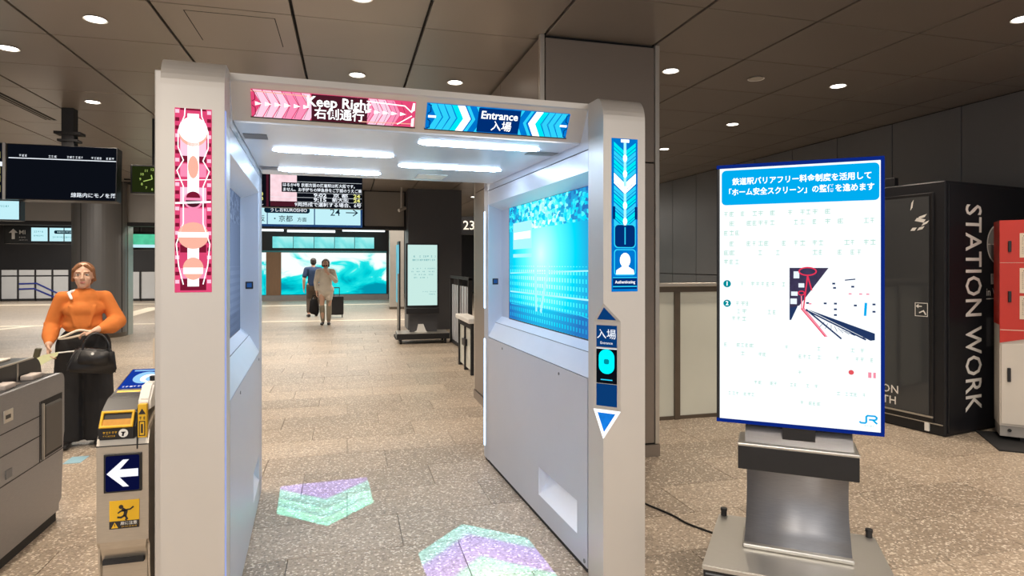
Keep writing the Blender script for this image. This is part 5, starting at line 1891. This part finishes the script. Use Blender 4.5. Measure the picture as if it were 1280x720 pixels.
link('lit_face', box(-0.38, 0.9, -0.006, 0.001, 2.0, 2.24), g_green, g2)
link('lower_face', box(-0.38, 0.9, -0.006, 0.001, 1.93, 2.0), g_signw, g2)
# far fences behind the openings
m_pane_far = mat('far_pane', (0.62, 0.64, 0.66), 0.3, var=0.1, scale=2)
for (nm, lab, x0, n, yy) in (('glass_fence', 'far pale-panelled fence with blue lines behind the left opening', -13.9, 4, 30.2), ('glass_fence', 'far white-panelled fence between the round column and gate pillar', -9.0, 5, 29.0)):
    t = root(nm, lab, 'fence', (x0, yy, 0))
    for k in range(n):
        x = k * 0.62
        link('pane', box(x + 0.04, x + 0.58, 0, 0.03, 0.1, 1.02 if yy > 30 else 1.22), m_pane_far, t)
        if yy > 30:
            link('top_pane', box(x + 0.04, x + 0.58, 0, 0.03, 1.08, 1.30), m_pane_far, t)
        link('post', box(x, x + 0.04, -0.02, 0.04, 0, 1.27), m_black_m, t)
    link('rail', box(0, n * 0.62, -0.02, 0.04, 0.02, 0.1), m_black_m, t)
    if yy > 30:
        P = Print(t, face_front(0, -0.022, 0))
        mb_ = mat('blue_line_paint', (0.02, 0.04, 0.30), 0.5, var=0.05)
        P.line([(0.66, 0.72), (1.3, 0.74), (2.4, 0.12)], 0.06, mb_, 1)
        P.line([(0.66, 0.5), (1.2, 0.52), (2.0, 0.12)], 0.06, mb_, 1)
        P.flush()

# pale blue guide plate on the floor by the machines
gp_ = link('floor_guide_plate', box(-0.06, 0.06, -0.09, 0.09, 0.0, 0.003), mat('pale_blue_plate', (0.30, 0.50, 0.60), 0.5, var=0.08))
gp_.location = (-2.07, 5.60, 0)
tag(gp_, 'small pale blue guide sticker on the floor beside the steel machine', 'floor sticker')

# ------------------------------------------------------------------ people
m_skin = mat('skin', (0.68, 0.42, 0.30), 0.5, var=0.05, scale=12)
m_hair = mat('brown_hair', (0.26, 0.11, 0.045), 0.55, var=0.25, scale=40, stretch=(1, 1, .2))
m_hairk = mat('black_hair', (0.02, 0.018, 0.018), 0.55, var=0.2, scale=40)
m_orange = mat('orange_cloth', (0.66, 0.19, 0.035), 0.85, var=0.12, scale=14, bump=0.15)
m_trouser = mat('black_cloth', (0.012, 0.011, 0.012), 0.85, var=0.2, scale=12)
m_navyc = mat('navy_cloth', (0.02, 0.045, 0.11), 0.85, var=0.15, scale=12)
m_beige = mat('beige_cloth', (0.70, 0.64, 0.54), 0.85, var=0.12, scale=12)
m_khaki = mat('khaki_cloth', (0.33, 0.29, 0.22), 0.85, var=0.12, scale=12)
m_brownc = mat('brown_cloth', (0.10, 0.075, 0.055), 0.85, var=0.15, scale=12)
m_leather = mat('black_leather', (0.014, 0.013, 0.014), 0.38, var=0.25, scale=9, bump=0.25)
m_eye = mat('eye_white', (0.8, 0.78, 0.75), 0.3)
m_iris = mat('iris', (0.03, 0.018, 0.012), 0.2)
m_lip = mat('lip', (0.55, 0.20, 0.17), 0.5)


def hand(bm, wrist, d, palm_n, side, curl=0.6, s=1.0):
    """palm and five separate bent fingers; d: hand direction, palm_n: palm normal, side: towards the thumb"""
    d, n, t = Vector(d).normalized(), Vector(palm_n).normalized(), Vector(side).normalized()
    w = Vector(wrist)
    for k in range(4):
        o = (k - 1.5) * 0.0175 * s
        cap(bm, w + t * o * 0.5, 0.019 * s, w + d * 0.075 * s + t * -o, 0.0125 * s, 8)
    for k, ln in enumerate((0.066, 0.074, 0.069, 0.054)):
        o = (1.5 - k) * 0.0195 * s
        p = w + d * 0.078 * s + t * o
        ang = 0.0
        for j, f in enumerate((0.45, 0.32, 0.23)):
            ang += curl * (0.55 + 0.25 * j)
            dd = d * math.cos(ang) + n * math.sin(ang)
            q = p + dd * ln * f * s
            cap(bm, p, (0.0088 - 0.0008 * j) * s, q, (0.008 - 0.0008 * j) * s, 8)
            p = q
    p = w + d * 0.022 * s + t * 0.022 * s
    q = p + (d * 0.55 + t * 0.75 + n * 0.25).normalized() * 0.036 * s
    cap(bm, p, 0.011 * s, q, 0.0098 * s, 8)
    r = q + (d * 0.85 + t * 0.15 + n * 0.45).normalized() * 0.03 * s
    cap(bm, q, 0.0098 * s, r, 0.008 * s, 8)


def head(bm, c, s=1.0, face=True, yaw=0.0):
    """c: head centre, faces -y"""
    Rz = Matrix.Rotation(yaw, 4, 'Z')
    def T(x, y, z):
        return Vector(c) + (Rz @ Vector((x, y, z))) * s
    ball(bm, T(0, 0.012, 0.022), s, (0.073, 0.091, 0.088), 24, 16, Rz)
    ball(bm, T(0, -0.022, -0.035), s, (0.058, 0.066, 0.075), 24, 16, Rz)
    ball(bm, T(0, -0.058, -0.088), s, (0.026, 0.024, 0.022), 12, 10, Rz)
    cap(bm, T(0, -0.088, 0.012), 0.007 * s, T(0, -0.103, -0.026), 0.0115 * s, 10)
    for sx in (-1, 1):
        ball(bm, T(sx * 0.010, -0.094, -0.030), 0.0075 * s)
        ball(bm, T(sx * 0.074, 0.012, -0.006), s, (0.010, 0.020, 0.031), 12, 10, Rz)
        cap(bm, T(sx * 0.016, -0.083, 0.026), 0.009 * s, T(sx * 0.048, -0.068, 0.026), 0.008 * s, 8)
        ball(bm, T(sx * 0.038, -0.060, -0.024), s, (0.022, 0.02, 0.02), 12, 10, Rz)


def face_parts(parent, c, s, yaw=0.0, brow=None):
    Rz = Matrix.Rotation(yaw, 4, 'Z')
    def T(x, y, z):
        return Vector(c) + (Rz @ Vector((x, y, z))) * s
    for sx in (-1, 1):
        bm = bmesh.new()
        ball(bm, T(sx * 0.031, -0.070, 0.006), s, (0.0135, 0.012, 0.008), 12, 8)
        e = link('eye', bm, m_eye, parent, smooth=True)
        bm = bmesh.new()
        ball(bm, T(sx * 0.031, -0.0795, 0.006), s * 0.0055, (1, 0.7, 1), 10, 8)
        link('iris', bm, m_iris, e, smooth=True)
        bm = bmesh.new()
        cap(bm, T(sx * 0.017, -0.091, 0.028), 0.003 * s, T(sx * 0.047, -0.075, 0.028), 0.0022 * s, 8)
        link('eyebrow', bm, brow or m_hair, parent, smooth=True)
    bm = bmesh.new()
    ball(bm, T(0, -0.0855, -0.056), s, (0.022, 0.008, 0.0045), 14, 8)
    ball(bm, T(0, -0.0845, -0.063), s, (0.018, 0.008, 0.005), 14, 8)
    link('mouth', bm, m_lip, parent, smooth=True)


# woman in the orange blouse
wo = root('person', 'person in an orange blouse and wide black trousers standing behind the steel machine', 'person', (-2.19, 6.08, 0), 14)
S = {'l': (-0.155, 0.01, 1.262), 'r': (0.155, 0.01, 1.262)}
EL, WL = (-0.222, 0.03, 1.03), (-0.225, -0.14, 0.885)      # hand on the left of the photo
ER, WR = (0.245, -0.01, 1.05), (0.110, -0.262, 0.998)
bm = bmesh.new()
chain(bm, [((0, 0, 0.90), 0.13), ((0, 0, 1.0), 0.115), ((0, 0, 1.13), 0.112), ((0, 0.01, 1.22), 0.085), ((0, 0.012, 1.30), 0.05), ((0, 0.0, 1.40), 0.045)])
for s in (-1, 1):
    cap(bm, (s * 0.06, 0.01, 1.25), 0.05, (s * 0.145, 0.01, 1.25), 0.042)
    chain(bm, [((s * 0.085, 0, 0.86), 0.095), ((s * 0.095, -0.01, 0.46), 0.062), ((s * 0.10, 0.02, 0.30), 0.056), ((s * 0.105, 0.02, 0.07), 0.036)])
    cap(bm, (s * 0.108, 0.03, 0.045), 0.036, (s * 0.125, -0.12, 0.03), 0.026)
chain(bm, [(S['l'], 0.042), (EL, 0.038), (WL, 0.027)])
chain(bm, [(S['r'], 0.042), (ER, 0.038), (WR, 0.027)])
hand(bm, WL, (0.05, -0.35, -0.9), (0.9, 0.1, 0.0), (0.0, -0.9, 0.35), 0.75)
hand(bm, WR, (-0.9, -0.25, -0.15), (0.0, 0.4, -0.9), (0.05, -0.9, 0.0), 0.8)
HCN = (0.0, -0.02, 1.452)
head(bm, HCN)
body = link_me('body', remeshed(bm, 0.0062, 3), m_skin, wo)
face_parts(wo, HCN, 1.0)
bm = bmesh.new()
ball(bm, (0, 0.018, 1.487), 1, (0.083, 0.092, 0.082), 24, 16)
ball(bm, (0, 0.055, 1.44), 1, (0.078, 0.06, 0.09), 24, 16)
ball(bm, (0, 0.115, 1.47), 0.042)
for s in (-1, 1):
    cap(bm, (s * 0.062, -0.03, 1.50), 0.022, (s * 0.078, 0.0, 1.41), 0.014)
    cap(bm, (s * 0.02, -0.07, 1.535), 0.018, (s * 0.062, -0.055, 1.495), 0.016)
link_me('hair', remeshed(bm, 0.007, 3), m_hair, wo)
bm = bmesh.new()
for a, b, r in (((0, 0, 1.0), (0, 0, 1.05), 0.132), ((0, 0, 1.05), (0, 0.0, 1.14), 0.137), ((0, 0, 1.14), (0, 0.01, 1.235), 0.122)):
    cap(bm, a, r, b, r * 0.97, 20)
ball(bm, (0, 0, 1.03), 1, (0.155, 0.135, 0.075), 24, 16)
ball(bm, (0, -0.02, 1.16), 1, (0.150, 0.125, 0.10), 24, 16)
for s in (-1, 1):
    cap(bm, (s * 0.03, 0.012, 1.272), 0.048, (s * 0.148, 0.01, 1.262), 0.056)
    ball(bm, (s * 0.06, -0.075, 1.15), 1, (0.06, 0.06, 0.06))
chain(bm, [(S['l'], 0.056), ((-0.195, 0.02, 1.14), 0.058), (EL, 0.062), ((-0.226, -0.055, 0.95), 0.060), ((-0.226, -0.115, 0.905), 0.036)])
chain(bm, [(S['r'], 0.056), ((0.205, 0.0, 1.15), 0.058), (ER, 0.070), ((0.205, -0.11, 1.02), 0.070), ((0.140, -0.215, 1.002), 0.040)])
# folds of the sleeves and of the front
for k in range(3):
    cap(bm, (0.165 + 0.03 * k, -0.175 + 0.04 * k, 0.975), 0.010, (0.185 + 0.03 * k, -0.11 + 0.02 * k, 1.085), 0.012, 8)
    cap(bm, (-0.275, 0.0 - 0.03 * k, 1.05 - 0.04 * k), 0.010, (-0.185, -0.06 - 0.02 * k, 1.0 - 0.04 * k), 0.011, 8)
for (x0, x1) in ((0.0, 0.0), (-0.05, -0.09), (0.05, 0.10)):
    cap(bm, (x0, -0.128, 1.03), 0.011, (x1, -0.122, 1.20), 0.009, 8)
blouse_me = remeshed(bm, 0.0095, 2)
link_me('blouse', blouse_me, m_orange, wo)
bm = bmesh.new()
cap(bm, (0, 0, 0.985), 0.128, (0, 0, 0.90), 0.150, 20)
ball(bm, (0, 0.01, 0.90), 1, (0.175, 0.145, 0.12), 24, 16)
for s in (-1, 1):
    chain(bm, [((s * 0.085, 0.0, 0.86), 0.115), ((s * 0.105, 0.0, 0.5), 0.112), ((s * 0.115, 0.01, 0.16), 0.120)])
    cyl(bm, (s * 0.115, 0.01, 0.2), (s * 0.117, 0.01, 0.045), 0.115, 0.125, 20)
link_me('trousers', remeshed(bm, 0.011, 3), m_trouser, wo)
for s in (-1, 1):
    bm = bmesh.new()
    ball(bm, (s * 0.120, -0.09, 0.030), 1, (0.043, 0.10, 0.032), 16, 10)
    cap(bm, (s * 0.112, 0.03, 0.035), 0.034, (s * 0.118, -0.05, 0.03), 0.036)
    link_me('shoe', remeshed(bm, 0.007, 2), m_leather, wo)
bm = bmesh.new()
cap(bm, (-0.10, -0.055, 1.305), 0.014, (-0.075, -0.105, 1.258), 0.012)
cap(bm, (-0.10, -0.055, 1.305), 0.014, (-0.06, -0.02, 1.325), 0.012)
link_me('white_collar', remeshed(bm, 0.007, 2), m_white, wo)

RW = Matrix.Translation((-2.19, 6.08, 0)) @ Matrix.Rotation(R(14), 4, 'Z')


def at_woman(o):
    o.matrix_world = RW
    return o


bag = root('handbag', 'black leather handbag hanging from the hand of the person in orange', 'bag', (0, 0, 0))
bm = bmesh.new()
prism(bm, [(-0.13, 0.20), (0.13, 0.20), (0.175, 0.03), (0.165, 0.0), (-0.165, 0.0), (-0.175, 0.03)], 'y', -0.06, 0.06)
bmesh.ops.bevel(bm, geom=list(bm.edges), offset=0.018, segments=3, affect='EDGES')
link('bag_body', bm, m_leather, bag, smooth=True)
bm = bmesh.new()
prism(bm, [(-0.10, 0.19), (0.10, 0.19), (0.115, 0.10), (0.10, 0.07), (-0.10, 0.07), (-0.115, 0.10)], 'y', -0.078, -0.05)
bmesh.ops.bevel(bm, geom=list(bm.edges), offset=0.009, segments=2, affect='EDGES')
link('flap', bm, m_leather, bag, smooth=True)
bm = bmesh.new()
cyl(bm, (-0.02, -0.085, 0.165), (-0.02, -0.07, 0.165), 0.011, n=14)
link('clasp', bm, m_white, bag)
for y in (-0.05, 0.05):
    link('handle', tube(smooth_path([(-0.09, y, 0.185), (-0.085, y * 0.9, 0.26), (-0.045, y * 0.5, 0.315), (0.0, y * 0.4, 0.322), (0.045, y * 0.5, 0.30), (0.085, y * 0.9, 0.24), (0.09, y, 0.185)]), 0.008), m_leather, bag, smooth=True)
bag.matrix_world = RW @ Matrix.Translation((0.080, -0.300, 0.655)) @ Matrix.Rotation(R(9), 4, 'Y') @ Matrix.Rotation(R(8), 4, 'Z')
st = link('leather_strap', tube(smooth_path([(0.08, -0.25, 0.985), (0.0, -0.27, 1.005), (-0.09, -0.27, 0.965), (-0.135, -0.27, 0.945), (-0.07, -0.26, 0.945), (0.02, -0.255, 0.965), (0.06, -0.25, 0.975)]), 0.009), m_cream)
st.matrix_world = RW @ Matrix.Translation((0, -0.05, 0.005))
tag(st, 'pale looped strap held in front of the orange blouse', 'strap')
pa = link('folded_paper', prism_bm([(-0.10, 0.03), (-0.02, 0.075), (0.09, 0.095), (0.075, 0.06), (-0.04, -0.01)], 'y', -0.004, 0.004), m_paper)
pa.matrix_world = RW @ Matrix.Translation((-0.235, -0.205, 0.735))
tag(pa, 'pale yellow folded paper held low by the person in orange', 'paper')
fn = link('thin_pen', tube([(-0.15, -0.205, 0.822), (-0.05, -0.22, 0.83), (0.02, -0.22, 0.842)], 0.006), m_white)
fn.matrix_world = RW
tag(fn, 'thin white stick sticking out from the pale yellow paper', 'pen')
wl = link('wallet', box(-0.02, 0.02, -0.035, 0.035, -0.06, 0.06, 0.008), mat('olive_leather', (0.07, 0.06, 0.03), 0.5, var=0.2))
wl.matrix_world = RW @ Matrix.Translation((-0.30, -0.165, 0.805)) @ Matrix.Rotation(R(12), 4, 'Y')
tag(wl, 'small dark olive wallet at the left hand above the pale paper', 'wallet')

# person in the beige jacket, facing the viewer, hand at the chin
pe = root('person', 'person in a beige jacket holding a hand to the chin beyond the gate', 'person', (-0.53, 16.42, 0), -2)
bm = bmesh.new()
chain(bm, [((0, 0, 0.95), 0.13), ((0, 0, 1.1), 0.12), ((0, 0, 1.28), 0.13), ((0, 0.01, 1.36), 0.09), ((0, 0, 1.42), 0.05), ((0, -0.01, 1.5), 0.05)])
head(bm, (0, -0.025, 1.555))
for s in (-1, 1):
    chain(bm, [((s * 0.09, 0, 0.92), 0.09), ((s * 0.085, -0.02 if s > 0 else -0.08, 0.5), 0.058), ((s * 0.07, 0.03, 0.08), 0.036)])
    cap(bm, (s * 0.07, 0.04, 0.045), 0.036, (s * 0.085, -0.12, 0.03), 0.028)
    cap(bm, (0, 0, 1.36), 0.06, (s * 0.17, 0, 1.36), 0.055)
chain(bm, [((-0.18, 0, 1.36), 0.052), ((-0.235, 0.02, 1.08), 0.042), ((-0.215, -0.06, 0.84), 0.028)])
chain(bm, [((0.18, 0, 1.36), 0.052), ((0.245, -0.08, 1.12), 0.042), ((0.06, -0.21, 1.33), 0.028)])
hand(bm, (-0.215, -0.06, 0.83), (0, -0.05, -1), (1, 0, 0), (0, -1, 0), 0.7)
hand(bm, (0.06, -0.21, 1.335), (-0.55, 0.25, 0.8), (-0.4, 0.8, 0), (-0.6, 0, -0.4), 0.6)
link_me('body', remeshed(bm, 0.0085, 3), m_skin, pe)
face_parts(pe, (0, -0.025, 1.555), 1.0, brow=m_hairk)
bm = bmesh.new()
ball(bm, (0, 0.015, 1.60), 1, (0.092, 0.10, 0.085), 20, 14)
ball(bm, (0, 0.045, 1.54), 1, (0.092, 0.07, 0.10), 20, 14)
for s in (-1, 1):
    cap(bm, (s * 0.07, -0.02, 1.60), 0.03, (s * 0.08, 0.0, 1.49), 0.018)
link_me('hair', remeshed(bm, 0.01, 2), m_hairk, pe)
bm = bmesh.new()
ball(bm, (0, -0.075, 1.51), 1, (0.055, 0.045, 0.042), 16, 12)
link_me('face_mask', remeshed(bm, 0.008, 2), m_black_m, pe)
bm = bmesh.new()
cap(bm, (0, 0, 1.33), 0.135, (0, 0, 1.1), 0.155, 18)
cap(bm, (0, 0, 1.1), 0.155, (0, 0, 0.86), 0.165, 18)
ball(bm, (0, 0, 0.9), 1, (0.21, 0.15, 0.15))
for s in (-1, 1):
    cap(bm, (s * 0.03, 0, 1.38), 0.065, (s * 0.175, 0, 1.365), 0.065)
chain(bm, [((-0.18, 0, 1.36), 0.068), ((-0.24, 0.02, 1.08), 0.06), ((-0.218, -0.045, 0.90), 0.045)])
chain(bm, [((0.18, 0, 1.36), 0.068), ((0.25, -0.08, 1.12), 0.062), ((0.11, -0.17, 1.27), 0.045)])
link_me('jacket', remeshed(bm, 0.012, 2), m_beige, pe)
bm = bmesh.new()
for s in (-1, 1):
    chain(bm, [((s * 0.09, 0, 0.9), 0.105), ((s * 0.088, -0.02, 0.68), 0.085)])
link_me('shorts', remeshed(bm, 0.012, 2), m_beige, pe)
for s in (-1, 1):
    bm = bmesh.new()
    chain(bm, [((s * 0.085, -0.02 if s > 0 else -0.08, 0.47 if s < 0 else 0.72), 0.068), ((s * 0.08, 0.0, 0.30), 0.066), ((s * 0.072, 0.03, 0.12), 0.052)])
    link_me('legging', remeshed(bm, 0.012, 2), m_khaki, pe)
    bm = bmesh.new()
    ball(bm, (s * 0.085, -0.09, 0.035), 1, (0.047, 0.10, 0.036))
    cap(bm, (s * 0.072, 0.03, 0.045), 0.042, (s * 0.08, -0.05, 0.035), 0.04)
    link_me('shoe', remeshed(bm, 0.01, 2), m_leather, pe)
tb = root('tote_bag', 'black soft bag hanging beside the person in the beige jacket', 'bag', (-0.80, 16.36, 0))
bm = bmesh.new()
prism(bm, [(-0.10, 0.30), (-0.13, 0.34), (-0.10, 0.66), (0.07, 0.66), (0.12, 0.36), (0.08, 0.25)], 'y', -0.07, 0.07)
bmesh.ops.bevel(bm, geom=list(bm.edges), offset=0.025, segments=2, affect='EDGES')
link('bag_body', bm, m_trouser, tb, smooth=True)
link('handle', tube(smooth_path([(-0.07, 0, 0.64), (-0.03, 0, 0.74), (0.03, 0, 0.745), (0.05, 0, 0.64)]), 0.014), m_trouser, tb)

# man walking away
mn = root('person', 'person in a navy t-shirt walking away beside the turquoise mural', 'person', (-0.96, 18.99, 0), 10)
bm = bmesh.new()
chain(bm, [((0, 0, 0.95), 0.14), ((0, 0, 1.12), 0.125), ((0, 0, 1.3), 0.14), ((0, 0, 1.4), 0.09), ((0, 0, 1.46), 0.055), ((0, 0.01, 1.54), 0.052)])
head(bm, (0, 0.02, 1.605), 1.0, yaw=math.pi)
chain(bm, [((-0.09, 0, 0.93), 0.10), ((-0.10, 0.10, 0.52), 0.062), ((-0.13, -0.06, 0.09), 0.04)])
chain(bm, [((0.09, 0, 0.93), 0.10), ((0.10, 0.06, 0.50), 0.062), ((0.11, 0.18, 0.09), 0.04)])
for (x, y) in ((-0.13, -0.06), (0.11, 0.18)):
    cap(bm, (x, y - 0.03, 0.045), 0.04, (x * 1.1, y + 0.13, 0.032), 0.03)
for s in (-1, 1):
    cap(bm, (0, 0, 1.39), 0.07, (s * 0.19, 0, 1.39), 0.06)
chain(bm, [((-0.2, 0, 1.38), 0.056), ((-0.265, -0.04, 1.10), 0.045), ((-0.26, 0.04, 0.84), 0.03)])
chain(bm, [((0.2, 0, 1.38), 0.056), ((0.265, 0.0, 1.10), 0.045), ((0.25, 0.06, 0.84), 0.03)])
hand(bm, (-0.26, 0.04, 0.83), (0, 0.05, -1), (1, 0, 0), (0, 1, 0), 0.6)
hand(bm, (0.25, 0.06, 0.83), (0, 0.05, -1), (-1, 0, 0), (0, 1, 0), 0.6)
link_me('body', remeshed(bm, 0.0085, 3), m_skin, mn)
bm = bmesh.new()
ball(bm, (0, 0.0, 1.645), 1, (0.086, 0.096, 0.082), 20, 14)
ball(bm, (0, -0.02, 1.60), 1, (0.085, 0.075, 0.085), 20, 14)
link_me('hair', remeshed(bm, 0.01, 2), m_hairk, mn)
bm = bmesh.new()
cap(bm, (0, 0, 1.33), 0.15, (0, 0, 1.1), 0.155, 18)
cap(bm, (0, 0, 1.1), 0.155, (0, 0, 0.95), 0.165, 18)
for s in (-1, 1):
    cap(bm, (s * 0.03, 0, 1.41), 0.07, (s * 0.195, 0, 1.39), 0.072)
    cap(bm, (s * 0.2, 0, 1.38), 0.07, (s * 0.245, -0.03, 1.2), 0.07)
link_me('t_shirt', remeshed(bm, 0.012, 2), m_navyc, mn)
bm = bmesh.new()
cap(bm, (0, 0, 0.96), 0.155, (0, 0, 0.90), 0.16, 18)
chain(bm, [((-0.09, 0, 0.9), 0.11), ((-0.10, 0.09, 0.52), 0.085), ((-0.125, -0.03, 0.17), 0.068)])
chain(bm, [((0.09, 0, 0.9), 0.11), ((0.10, 0.055, 0.5), 0.085), ((0.11, 0.15, 0.17), 0.068)])
link_me('trousers', remeshed(bm, 0.012, 2), m_brownc, mn)
for (x, y) in ((-0.13, -0.06), (0.11, 0.18)):
    bm = bmesh.new()
    cap(bm, (x, y - 0.03, 0.05), 0.047, (x * 1.08, y + 0.06, 0.04), 0.045)
    ball(bm, (x * 1.1, y + 0.11, 0.036), 1, (0.048, 0.085, 0.037))
    link_me('shoe', remeshed(bm, 0.01, 2), m_leather, mn)
su = root('suitcase', 'black wheeled suitcase standing behind the person in the beige jacket', 'suitcase', (-0.30, 18.6, 0))
link('shell', box(-0.20, 0.20, -0.12, 0.12, 0.08, 0.62, 0.03), m_black, su)
bm = bmesh.new()
for x in (-0.08, 0.08):
    cyl(bm, (x, 0.08, 0.6), (x, 0.08, 0.85), 0.01, n=8)
cyl(bm, (-0.09, 0.08, 0.86), (0.09, 0.08, 0.86), 0.014, n=8)
link('pull_handle', bm, m_black_m, su)
for (x, y) in ((-0.16, -0.08), (0.16, -0.08), (-0.16, 0.08), (0.16, 0.08)):
    bm = bmesh.new()
    cyl(bm, (x - 0.012, y, 0.04), (x + 0.012, y, 0.04), 0.04, n=12)
    link('wheel', bm, m_rubber, su)


# ------------------------------------------------------------------ pieces made together become separate parts
def split_loose(o):
    bm = bmesh.new()
    bm.from_mesh(o.data)
    seen, groups = set(), []
    for f in bm.faces:
        if f.index in seen:
            continue
        st, g = [f], []
        while st:
            q = st.pop()
            if q.index in seen:
                continue
            seen.add(q.index)
            g.append(q)
            for v in q.verts:
                st.extend(v.link_faces)
        groups.append([[v.co[:] for v in q.verts] for q in g])
    bm.free()
    if len(groups) < 2:
        return
    name = o.name.split('.')[0]
    m = o.data.materials[0]
    mx = o.matrix_local.copy()
    par = o.parent
    for k, g in enumerate(groups):
        nb = bmesh.new()
        for poly in g:
            nb.faces.new([nb.verts.new(c) for c in poly])
        bmesh.ops.remove_doubles(nb, verts=nb.verts, dist=1e-6)
        me = bpy.data.meshes.new(name)
        nb.to_mesh(me)
        nb.free()
        if k == 0:
            me.materials.append(m)
            o.data = me
        else:
            c = link_me(name, me, m, par)
            c.matrix_local = mx


for o in list(bpy.data.objects):
    if o.type == 'MESH' and o.get('kind') is None and o.name.split('.')[0] in (
            'bolt', 'screw', 'panel_joint', 'reflection_strip', 'slot_blade', 'base_groove', 'hood_trim', 'hanger', 'side_bracket') \
            and not (o.name.split('.')[0] == 'hanger' and o.parent and o.parent.name.startswith('led_notice')):
        split_loose(o)
